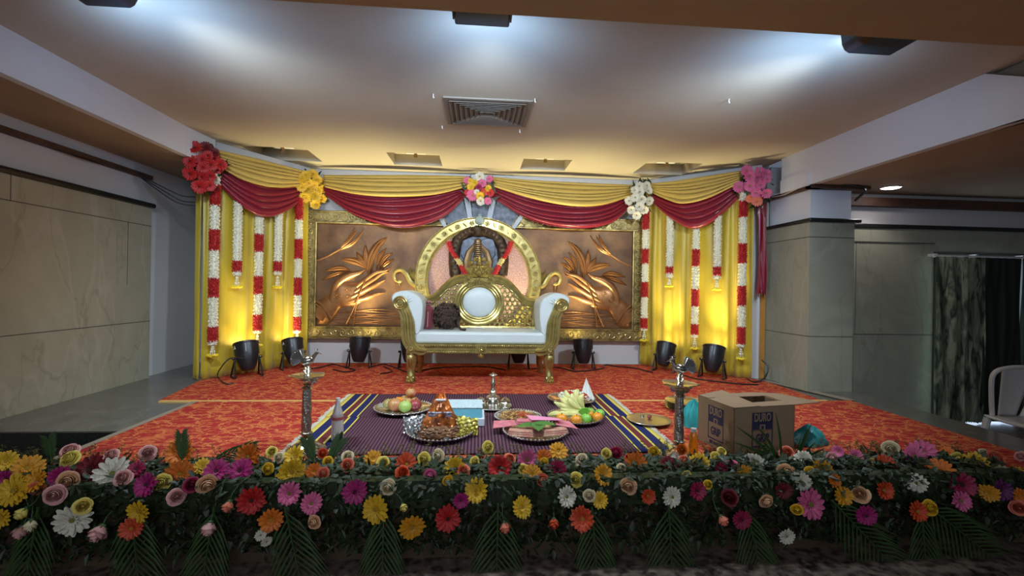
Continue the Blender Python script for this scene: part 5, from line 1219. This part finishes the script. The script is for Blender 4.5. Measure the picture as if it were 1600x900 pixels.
def label_face(o,ux,n,u,ww,tag_):
    def rect(x0,x1,z0,z1,nm,mt,dd=.001):
        m=MB(); vs=[o+ux*x+Zv*z+n*dd for x,z in((x0,z0),(x1,z0),(x1,z1),(x0,z1))]; m.add(vs,[(0,1,2,3)]); m.add([v-n*.0008 for v in vs],[(3,2,1,0)]); m.build(nm,mt,th,smooth=False)
    x0,x1=u-ww/2,u+ww/2
    rect(x0,x1,.155,.258,'printed_block',INK)
    for a_,b_,c_,d_ in ((x0,x0+.006,.05,.155),(x1-.006,x1,.05,.155),(x0,x1,.05,.058)): rect(a_,b_,c_,d_,'printed_border',INK)
    onface(o,ux,n,textmesh('DURO',.058,.0016),u,.225,1.15,ww/.205).build('printed_word_duro',CT,th,smooth=False)
    rect(u-ww*.13,u+ww*.13,.150,.185,'printed_emblem',CT,.0016); rect(u-ww*.06,u+ww*.06,.156,.178,'emblem_mark',INK,.002)
    onface(o,ux,n,textmesh('GRIP',.058,.0016),u,.102,1.15,ww/.195).build('printed_word_grip',INK,th,smooth=False)
    onface(o,ux,n,textmesh('SELF ADHESIVE',.022,.0008),u,.030,1.2,ww/.185).build('printed_words',INK,th,smooth=False)
label_face(p3,(p0-p3).normalized(),-e2,Ww*.52,.14,'a')
label_face(p0,e2,-e1,Lw*.46,.15,'b')
# second carton edge behind
q0=at(1240,706,Z=.0095)+e1*.02; th2=thing('cardboard_box',(q0.x+.06,q0.y+.1,.0095),'second plain cardboard box, mostly hidden behind the printed one','box')
th=th2; q0=p1+e2*.012+e1*.10; q1=q0+e2*.07; q2=q1+e1*.2; q3=q0+e1*.2
for nm_,(a_,b_,n_) in {'side_panel':(q0,q1,e1),'side_panel.001':(q1,q2,-e2),'side_panel.002':(q2,q3,-e1),'side_panel.003':(q3,q0,e2)}.items(): wallq(a_,b_,0,.235,'side_panel',inn=n_)
m=MB(); m.add([v+Zv*z for z in(.226,.2345) for v in(q0+e1*.006+e2*.006,q1+e1*.006-e2*.006,q2-e1*.006-e2*.006,q3-e1*.006+e2*.006)],[(0,3,2,1),(4,5,6,7),(0,1,5,4),(1,2,6,5),(2,3,7,6),(3,0,4,7)]); m.build('top_panel',M['carton'],th,smooth=False)
# oil bottle
c=at(1083,712,Z=.01); hB2=1-(671-448)/FPX*c.y
th=thing('oil_bottle',(c.x,c.y,.009),'bottle of golden oil with a white cap, left of the cardboard box','bottle')
k_=(hB2-.009)/.22
MB().lathe([(.033*k_,0),(.036*k_,.01),(.036*k_,.09*k_),(.030*k_,.13*k_),(.028*k_,.17*k_),(.018*k_,.188*k_),(.016*k_,.195*k_)],(c.x,c.y,.009),24).build('oil_body',M['oil'],th)
MB().lathe([(.022*k_,.19*k_),(.023*k_,.192*k_),(.022*k_,.218*k_),(.015*k_,.22*k_)],(c.x,c.y,.009),24).build('cap',M['greyw'],th)
# clear cone bottle left
c=at(527,687,Z=.026); th=thing('water_bottle',(c.x,c.y,.027),'clear plastic bottle with a thin label, on the left border of the mats','bottle')
hh=1-(622-448)/FPX*c.y-.027; MB().lathe([(.034,0),(.037,.008),(.036,.08),(.035,.15),(.024,.19),(.012,hh-.03),(.010,hh-.02)],(c.x,c.y,.027),22).build('bottle_body',M['glass'],th)
MB().lathe([(.013,hh-.021),(.013,hh),(.008,hh+.001)],(c.x,c.y,.027),16).build('cap',M['greyw'],th); MB().lathe([(.0375,.128),(.0375,.145)],(c.x,c.y,.027),22).build('label_band',mat('maroon_label',(.3,.06,.06),.5),th)
# teal cloths
def heap(px,py,w_,h_,d_,label,seed,m,z=.010,nm='cloth_bag'):
    c=at(px,py,Z=z); R=random.Random(seed)
    def fn(u,v):
        a=2*PI*u; r=math.sin(PI*.5*(1-v))**.6; j=1+.12*math.sin(5*a+seed)+.08*math.sin(9*a+v*8)
        return (c.x+w_/2*r*j*math.cos(a),c.y+d_/2*r*j*math.sin(a),z+h_*v*(1+.15*math.sin(3*a+seed)))
    single(MB().grid(fn,40,12),nm,m,(c.x,c.y,z),label,'bag')
heap(1083,665,.16,.17,.16,'teal cloth bundle behind oil lamp and left of the cardboard box',1,M['teal'])
heap(1262,692,.22,.11,.16,'teal plastic bundle right of the cardboard box',4,mat('teal_plastic',(.01,.17,.16),.3,bump=.5,bscale=40,col2=(.06,.30,.30),vscale=30),nm='plastic_bag')
# ================= FAR RIGHT =================
YD=4.585
m=MB(); XR_=at(1459,390,Y=YD-.06).x; m.tube([(XR_,YD-.06,1.41),(7.0,YD-.06,1.41)],.014,10); m.ball((XR_,YD-.06,1.41),.02,8)
th=thing('curtain_rod',(4.40,YD-.06,1.41),'white curtain rod over the doorway at far right','rod'); m.build('rod',M['greyw'],th)
for x in (XR_+.03,XR_+.5,5.9): MB().box((x,YD-.02,1.42),(.02,.09,.03)).build('rod_bracket',M['greyw'],th,smooth=False)
def gsheer():
    m=mat('crinkled_green_curtain',(.16,.20,.10),.8,bump=.6,bscale=20); nt,N,b=nodes(m); l=nt.links.new
    tc=N.new('ShaderNodeTexCoord'); mp=N.new('ShaderNodeMapping'); mp.inputs['Scale'].default_value=(7,7,1.6); n=N.new('ShaderNodeTexNoise'); n.inputs['Scale'].default_value=2.2; n.inputs['Detail'].default_value=5; n.inputs['Distortion'].default_value=1.2
    r=N.new('ShaderNodeValToRGB'); E=r.color_ramp.elements; E[0].position=.38; E[0].color=(.030,.052,.026,1); E[1].position=.62; E[1].color=(.30,.34,.22,1)
    l(tc.outputs['Object'],mp.inputs['Vector']); l(mp.outputs[0],n.inputs['Vector']); l(n.outputs['Fac'],r.inputs['Fac']); l(r.outputs['Color'],b.inputs['Base Color']); return m
xa=at(1457,520,Y=YD-.06).x; xb=at(1532,520,Y=YD-.06).x; xcg=at(1590,520,Y=YD-.06).x
curtain((xa,YD-.07),(xb,YD-.07),1.40,11,'crinkled sheer green curtain at the left side of the doorway',name='green_curtain',mt=gsheer(),npl=4,amp=.03,z0=HF+.004,ragged=.02)
curtain((xb-.02,YD-.055),(xcg-.006,YD-.055),1.40,12,'dark green curtain in the doorway behind the plastic chair',name='dark_curtain',mt=mat('dark_green_cloth',(.012,.020,.010),.85),npl=4,amp=.02,z0=HF+.02,group='dark door curtains')
curtain((xcg+.012,YD-.055),(7.0,YD-.055),1.40,13,'dark green curtain at the right edge of the picture',name='dark_curtain',mt=mat('dark_green_cloth2',(.012,.020,.010),.85),npl=7,amp=.02,z0=HF+.02,group='dark door curtains')
# plastic chair
YC=3.42
chx=at(1579,600,Y=YC).x
th=thing('plastic_chair',(chx,YC+.05,HF),'white moulded plastic chair beside the doorway curtains at right edge','chair')
fz=lambda y: at(1579,y,Y=YC).z
ztop=fz(574); zs_=fz(652); W2=.215
def bx_(s_,v): return chx+s_*W2*(.62+.38*min(1,v*1.25)**.8)
def by_(v): return YC+.02-.075*v
frame=[(bx_(-1,0),by_(0),zs_),(bx_(-1,.4),by_(.4),zs_+.4*(ztop-zs_)),(bx_(-1,.8),by_(.8),zs_+.80*(ztop-zs_)),(chx-W2*.86,by_(.95),ztop-.02),(chx-W2*.45,by_(1),ztop+.005),(chx,by_(1),ztop+.012),(chx+W2*.45,by_(1),ztop+.005),(chx+W2*.86,by_(.95),ztop-.02),(bx_(1,.8),by_(.8),zs_+.80*(ztop-zs_)),(bx_(1,.4),by_(.4),zs_+.4*(ztop-zs_)),(bx_(1,0),by_(0),zs_)]
MB().tube(spl(frame,60),.017,8).build('back_frame',M['greyw'],th)
def fn(u,v): return (chx+(u-.5)*2*W2*(.36+.28*v),by_(v)+.012*math.cos(PI*(u-.5)),zs_+(ztop-zs_)*v)
o=MB().grid(fn,10,14).build('back_panel',M['greyw'],th); md=o.modifiers.new('t','SOLIDIFY'); md.thickness=.008
def fn(u,v): return (chx-W2*.98+2*W2*.98*u,YC+.02-.42*v,zs_-.015*math.sin(PI*u)-.01*math.sin(PI*v))
o=MB().grid(fn,10,10).build('seat',M['greyw'],th); md=o.modifiers.new('t','SOLIDIFY'); md.thickness=.02
for sx_ in(-1,1):
    for yy,dy in ((YC+.01,.05),(YC-.36,-.04)): MB().tube([(chx+sx_*W2*.86,yy,zs_-.005),(chx+sx_*W2*1.08,yy+dy,HF+.005)],[.026,.018],8).build('leg',M['greyw'],th)
# ================= FLOWER BED AT THE STAGE FRONT =================
def Yb(y):
    T=[(680,2.68),(700,2.58),(720,2.46),(740,2.33),(755,2.26),(790,2.21),(830,2.19),(870,2.18)]
    if y<=T[0][0]: return T[0][1]
    for (a,ya),(b,yb) in zip(T,T[1:]):
        if y<=b: return ya+(yb-ya)*(y-a)/(b-a)
    return T[-1][1]
FL={}
def reg(x0,y0,s): 
    for r in s.strip().split(';'):
        r=r.strip()
        if not r: continue
        k,col,x,y,d=[t.strip() for t in r.split(',')]
        FLs.append((k,col,x0+float(x)*.2668,y0+float(y)*.2668,float(d)*.2668))
FLs=[]
reg(0,660,'''g,yellow,35,230,110;g,golden,160,270,140;g,magenta,40,325,90;g,yellow,85,400,165;g,golden,220,345,120;r,coral,215,388,80;r,pale yellow,410,215,95;g,magenta,355,315,110;r,peach,400,340,105;g,dark red,530,280,175;r,pale pink,650,195,80;g,white,660,300,170;r,pale pink,720,325,92;r,pale pink,865,178,85;g,crimson,800,275,90;g,magenta,860,365,130;r,pale yellow,950,350,90;r,pale pink,320,425,105;b,pale yellow,140,520,80;g,white,425,570,170;r,pale yellow,485,490,90;b,pale pink,125,625,90;b,cream,180,590,80;b,pale pink,585,630,110;g,yellow,815,520,125;g,orange-red,770,620,115;g,yellow,5,555,110;r,pale pink,410,168,90''')
reg(230,660,'''g,orange,195,175,140;g,orange,190,300,140;g,yellow,325,265,100;g,magenta,405,285,130;g,magenta,545,285,140;r,peach,350,360,110;r,crimson,260,365,90;r,pale pink,170,435,95;g,orange,595,200,150;r,pale yellow,730,172,62;r,cream,770,208,60;r,yellow,708,272,70;g,yellow,870,205,120;g,yellow,845,290,155;g,orange,975,285,90;g,red,610,455,150;b,coral,478,478,80;b,pale pink,365,605,95;g,pink,835,415,125;g,orange,725,570,130;g,white,665,660,62;g,white,700,698,60;g,pink,960,475,115;r,peach,978,585,80''')
reg(460,660,'''r,coral,170,300,70;r,orange-red,165,182,58;r,yellow,197,228,58;r,cream,312,200,68;r,coral,310,250,75;g,golden,460,215,100;r,pale yellow,520,238,78;g,orange-red,655,245,130;r,orange-red,632,298,90;r,pale yellow,760,215,80;r,cream,843,195,78;r,pink,795,310,78;g,yellow,945,265,125;r,coral,990,285,80;r,yellow,897,340,64;g,magenta,355,405,140;r,cream,550,380,95;g,yellow,477,508,160;b,pale yellow,637,490,60;g,golden,688,612,150;g,red,898,562,148;g,magenta,975,455,95''')
reg(690,660,'''r,pale yellow,272,145,72;r,pale yellow,193,230,62;g,red,340,265,140;r,coral,400,215,72;g,pink,500,218,122;g,orange,595,215,112;g,golden,683,170,110;r,yellow,603,232,52;r,pale yellow,480,275,66;g,golden,530,305,112;g,crimson,678,275,112;r,coral,590,338,82;r,cream,822,215,72;r,cream,795,252,60;r,pale yellow,965,183,66;r,pale yellow,788,337,88;g,golden,940,310,122;g,yellow,207,398,138;g,yellow,470,498,122;g,white,730,435,122;r,cream,865,428,78;g,yellow,928,455,98;g,orange-red,825,562,142;b,coral,370,600,84;b,orange-red,658,580,78''')
reg(920,660,'''r,crimson,160,180,78;g,orange,275,245,145;r,red,235,210,60;r,yellow,380,172,68;r,cream,190,268,58;r,peach,232,372,102;r,orange,545,160,84;r,coral,560,228,78;g,dark red,465,255,118;g,yellow,650,240,122;r,pale yellow,572,320,82;g,white,487,437,118;g,crimson,635,400,110;r,yellow,697,365,58;r,pale yellow,740,205,68;r,pale yellow,777,170,58;g,crimson,775,280,100;r,pink,840,258,82;g,white,965,240,122;g,golden,912,300,104;g,orange-red,345,430,90;r,dark red,825,440,105;b,coral,780,562,80;g,crimson,895,570,112''')
reg(1130,660,'''r,coral,372,178,88;g,white,470,220,106;r,peach,365,290,106;r,yellow,508,293,78;g,golden,580,275,122;g,orange,650,340,84;g,white,455,345,112;r,pale pink,635,210,78;g,pink,672,172,72;g,pink,775,200,88;g,dark red,355,400,100;g,pink,510,480,182;r,yellow,432,510,72;r,peach,250,460,92;g,golden,705,432,118;r,peach,800,420,108;g,magenta,835,545,122;g,white,370,665,98;r,cream,980,152,92;r,pale yellow,880,248,84;g,orange-red,950,255,130;g,orange-red,937,395,112''')
reg(1330,660,'''g,pink,420,180,162;g,pink,370,195,118;g,purple,340,245,82;g,orange,520,290,152;g,white,380,355,120;g,crimson,645,365,152;g,pink,640,460,120;g,orange-red,385,520,122;r,yellow,460,500,98;g,orange,560,175,72;r,pale yellow,620,215,88;g,yellow,720,245,148;r,cream,775,180,62;r,coral,840,210,104;r,cream,880,290,98;g,purple,870,395,132;g,golden,805,412,108;r,pale pink,990,198,64;g,yellow,985,300,84;g,orange,990,430,94;r,coral,980,500,94''')
ORD=['first','second','third','fourth','fifth','sixth','seventh','eighth','ninth','tenth','eleventh','twelfth','thirteenth','fourteenth','fifteenth','sixteenth','seventeenth','eighteenth']
KN={'g':'gerbera','r':'rose','b':'rosebud'}
def row(y): return 'back row' if y<735 else ('middle row' if y<775 else 'front row')
grp={}
for i,f in enumerate(FLs): grp.setdefault((f[0],f[1],row(f[3])),[]).append((f[2],i))
lab={}
for (k_,c_,r_),L in grp.items():
    L.sort()
    for j,(x,i) in enumerate(L):
        f=FLs[i]; nb=min((g for g in FLs if g is not f and (g[0]!=f[0] or g[1]!=f[1])),key=lambda g:(g[2]-f[2])**2+(g[3]-f[3])**2)
        art='an' if nb[1][0] in 'o' else 'a'
        pos='the only one' if len(L)==1 else (ORD[j]+' from left' if j<len(L)-1 or len(L)==1 else 'rightmost')
        if j==0 and len(L)>1: pos='leftmost'
        lab[i]=f"{c_} {KN[k_]} near {art} {nb[1]} {KN[nb[0]]}, {pos} in the bed's {r_}"
R=random.Random(21)
for i,(k_,c_,x,y,d) in enumerate(FLs):
    Yv=Yb(y)-.01+R.uniform(-.01,.01); p=at(x,y,Y=Yv); dm=d/FPX*Yv*1.06
    pitch = .35-(y-700)/140*.5          # upper flowers look up, hanging ones look down a little
    if k_=='g': rm=Matrix.Rotation(R.uniform(-.5,.5)-p.x*.18,3,'Z')@Matrix.Rotation(-pitch-R.uniform(-.1,.35),3,'X')@Matrix.Rotation(R.uniform(0,6),3,'Y'); kind='gerbera'; s=dm
    elif k_=='r': rm=Matrix.Rotation(R.uniform(-.45,.45)-p.x*.18,3,'Z')@Matrix.Rotation(-pitch-R.uniform(-.35,.45),3,'X')@Matrix.Rotation(R.uniform(0,6),3,'Y'); kind='rose'; s=dm*.9
    else: rm=Matrix.Rotation(R.uniform(-.6,.6),3,'Z')@Matrix.Rotation(R.uniform(.5,1.0),3,'X')@Matrix.Rotation(R.uniform(0,6),3,'Y'); kind='rosebud'; s=dm*1.25
    o=flower(kind,c_,p,s,rm.to_euler(),stem=1 if (y>770 or k_=='b') else None)
    tag(o,lab[i],'flower',f'{c_} {KN[k_]}s in the stage front flower bed')
# filler greenery: nobody could count it
g=MB(); R=random.Random(8)
def leaf(mb,p,d,L,w):
    d=d.normalized(); s=d.cross(Vector((0,-.3,1)));  s=s.normalized()*w if s.length>1e-3 else Vector((w,0,0)); n=d.cross(s).normalized()*L*.12
    mb.add([p,p+d*L*.35+s-n,p+d*L*.7+s*.7,p+d*L,p+d*L*.7-s*.7,p+d*L*.35-s-n],[(0,1,2,3),(0,3,4,5)])
for i in range(15000):
    x=R.uniform(-2.75,3.0); t=R.random()
    if t<.5: yy=2.36+R.random()*.24; zz=R.uniform(.0,.03)+.03*(2.6-yy)/.24
    else: yy=2.33-R.random()*.09; zz=.05-R.random()**1.2*.36
    d=Vector((R.uniform(-1,1),R.uniform(-1,.3),R.uniform(-1,.6) if t>.5 else R.uniform(-.2,.5)))
    leaf(g,Vector((x,yy,zz)),d,R.uniform(.025,.06),R.uniform(.006,.015))
g.bb((-2.30,2.36,.0),(2.95,2.52,.03)); g.bb((-2.5,2.27,-.10),(3.0,2.335,.035))
o=g.build('foliage_bed',M['dgreen'],origin=(0,2.4,0)); tag(o,'dense dark green filler foliage along the stage front under the flowers','foliage',kind='stuff')
g=MB()
for i in range(170):      # fine sprigs reaching over the carpet edge
    x=R.uniform(-2.5,3.0); y0=2.55+R.random()*.08; z=.02; P=[Vector((x,y0,z))]; a=R.uniform(-.8,.8)
    for k in range(5): P.append(P[-1]+Vector((math.sin(a)*.02,R.uniform(.0,.01),R.uniform(.004,.02))))
    g.tube(P,.0012,3,cap=False)
    for p in P[1:]:
        for s in range(5): leaf(g,p,Vector((R.uniform(-1,1),R.uniform(-.6,.6),R.uniform(-.2,.8))),.02,.0015)
o=g.build('fern_sprigs',mat('brownish_fern',(.16,.14,.035),.6,var=.4,vscale=30),origin=(0,2.6,.01)); tag(o,'fine brownish green sprigs rising behind the flowers along the carpet','foliage',kind='stuff')
# palm fronds
def frond(p0,d0,L,n,spread,lw,ll,label,grp='palm fronds in the stage front bed',droop=.25,face=None):
    th=thing('palm_frond',p0,label,'palm frond',grp); P=[]; d=d0.normalized()
    for k in range(9): u=k/8; P.append(Vector(p0)+d*L*u+Vector((0,0,-droop*L*u*u)))
    MB().tube(P,[.006*(1-.8*k/8) for k in range(9)],5).build('midrib',M['palm'],th)
    m=MB(); Rr=random.Random(int(abs(p0[0])*1000)); f=face or Vector((0,-1,.0))
    for k in range(n):
        u=.06+.94*k/n; i=min(int(u*8),7); p=P[i].lerp(P[i+1],u*8-i); t=(P[i+1]-P[i]).normalized(); s=t.cross(f).normalized()
        for sg in(-1,1):
            q=(t*math.cos(spread)+s*sg*math.sin(spread)+Vector((0,0,-.10))).normalized(); l_=ll*(math.sin(PI*(.15+.8*u))**.6)*Rr.uniform(.85,1.1)
            w=q.cross(f).normalized()*lw; e=p+q*l_+Vector((0,0,-.15*l_)); mid=p+q*l_*.5
            m.add([p-w*.4,mid-w,e,mid+w,p+w*.4,mid+f*.003],[(0,1,5),(1,2,5),(2,3,5),(3,4,5),(4,0,5)])
    m.build('leaflets',M['palm'],th,angle=80)
FR=[(60,800,-.1,-1,'hanging at the far left corner'),(205,800,.15,-1,'hanging under the white and pink flowers at left'),(335,800,-.12,-1,'hanging under the dark red gerbera at left'),(445,800,.25,-1,'hanging right of the left red gerbera'),(600,800,.0,-1,'hanging broad below the yellow gerbera left of centre'),(778,795,.0,-1,'hanging at centre below the coral rosebud'),(925,800,.08,-1,'hanging below the orange-red gerbera right of centre'),(1045,795,.05,-1,'hanging below the white gerbera right of centre'),(1165,800,.25,-1,'hanging broad right of the crimson gerbera'),(1300,790,.8,-.8,'hanging slanted below the large pink gerbera'),(1440,805,.05,-1,'hanging straight near the right corner'),(1448,798,1.0,-.72,'spreading rightwards near the right corner')]
for i,(x,y,dx,dz,lb) in enumerate(FR):
    p=at(x,y-8,Y=2.215); frond(p,Vector((dx,-.05,dz)),.44,13,.62+.12*(i%2),.0058,.25,f'green palm frond {lb}',droop=.03)
UP=[(80,722,-.2,.9,'standing up at the far left of the bed',.14),(285,722,-.1,.9,'arching up over the orange gerberas at left',.17),(330,722,.9,.5,'arching over the carpet at left',.24),(490,722,-.25,.8,'standing before the left oil lamp',.14),(515,722,.3,.9,'leaning right beside the left oil lamp',.14)]
for i,(x,y,dx,dz,lb,L) in enumerate(UP):
    p=at(x,y,Y=2.50); frond(p,Vector((dx,.10,dz)),L,10,.45,.005,.10,f'green palm frond {lb}',droop=.15)
# broad leaves near the left lamp
for x,y,a,lb in ((515,722,.35,'broad dark green leaf standing before the clear bottle'),(1415,712,1.2,'broad grey green leaf lying at right on the carpet edge')):
    p=at(x,y,Y=2.54); L=.17 if x<600 else .12
    def fn(u,v):
        w=.028*math.sin(PI*min(1,u*.95+.03)); return p+Vector((math.sin(a)*L*u+math.cos(a)*(v-.5)*2*w,.02*u+.012*abs(v-.5),math.cos(a)*L*u-math.sin(a)*(v-.5)*2*w+.0))
    o=MB().grid(fn,12,6).build('broad_leaf',M['dgreen'],origin=p); tag(o,lb,'leaf')

def spray(base,tips,label,w=.008):
    p=at(*base,Y=2.52); th=thing('blade_leaf_spray',p,label,'leaves','sprays of long leaves before the cardboard box')
    for x,y,dy in tips:
        e=at(x,y,Y=2.50+dy); mid=(p+e)*.5+Vector((0,-.01,.025)); P=spl([p,mid,e],10); m=MB()
        for k,q in enumerate(P):
            u=k/10; t=(P[min(k+1,10)]-P[max(k-1,0)]).normalized(); s_=t.cross(Vector((0,-1,0))).normalized()*w*(math.sin(PI*min(1,.12+u*.88))**.7)
            m.v+=[tuple(q-s_),tuple(q+Vector((0,.002,0))),tuple(q+s_)]
        for k in range(10):
            for c in range(2): a=k*3+c; m.f.append((a,a+1,a+4,a+3)); m.m.append(0)
        m.build('blade',M['palm'],th,angle=80)
spray((1222,735),[(1150,666,0),(1182,664,.0),(1212,645,.02),(1172,700,-.02),(1190,690,0),(1145,690,-.03)],'spray of long green blades leaning left before the cardboard box')
spray((1240,735),[(1268,660,.0),(1262,668,.02),(1275,690,0),(1252,680,.02),(1290,700,-.02)],'spray of long green blades leaning right beside the teal bag')
for o in bpy.data.objects:
    if 'local' in o: del o['local']
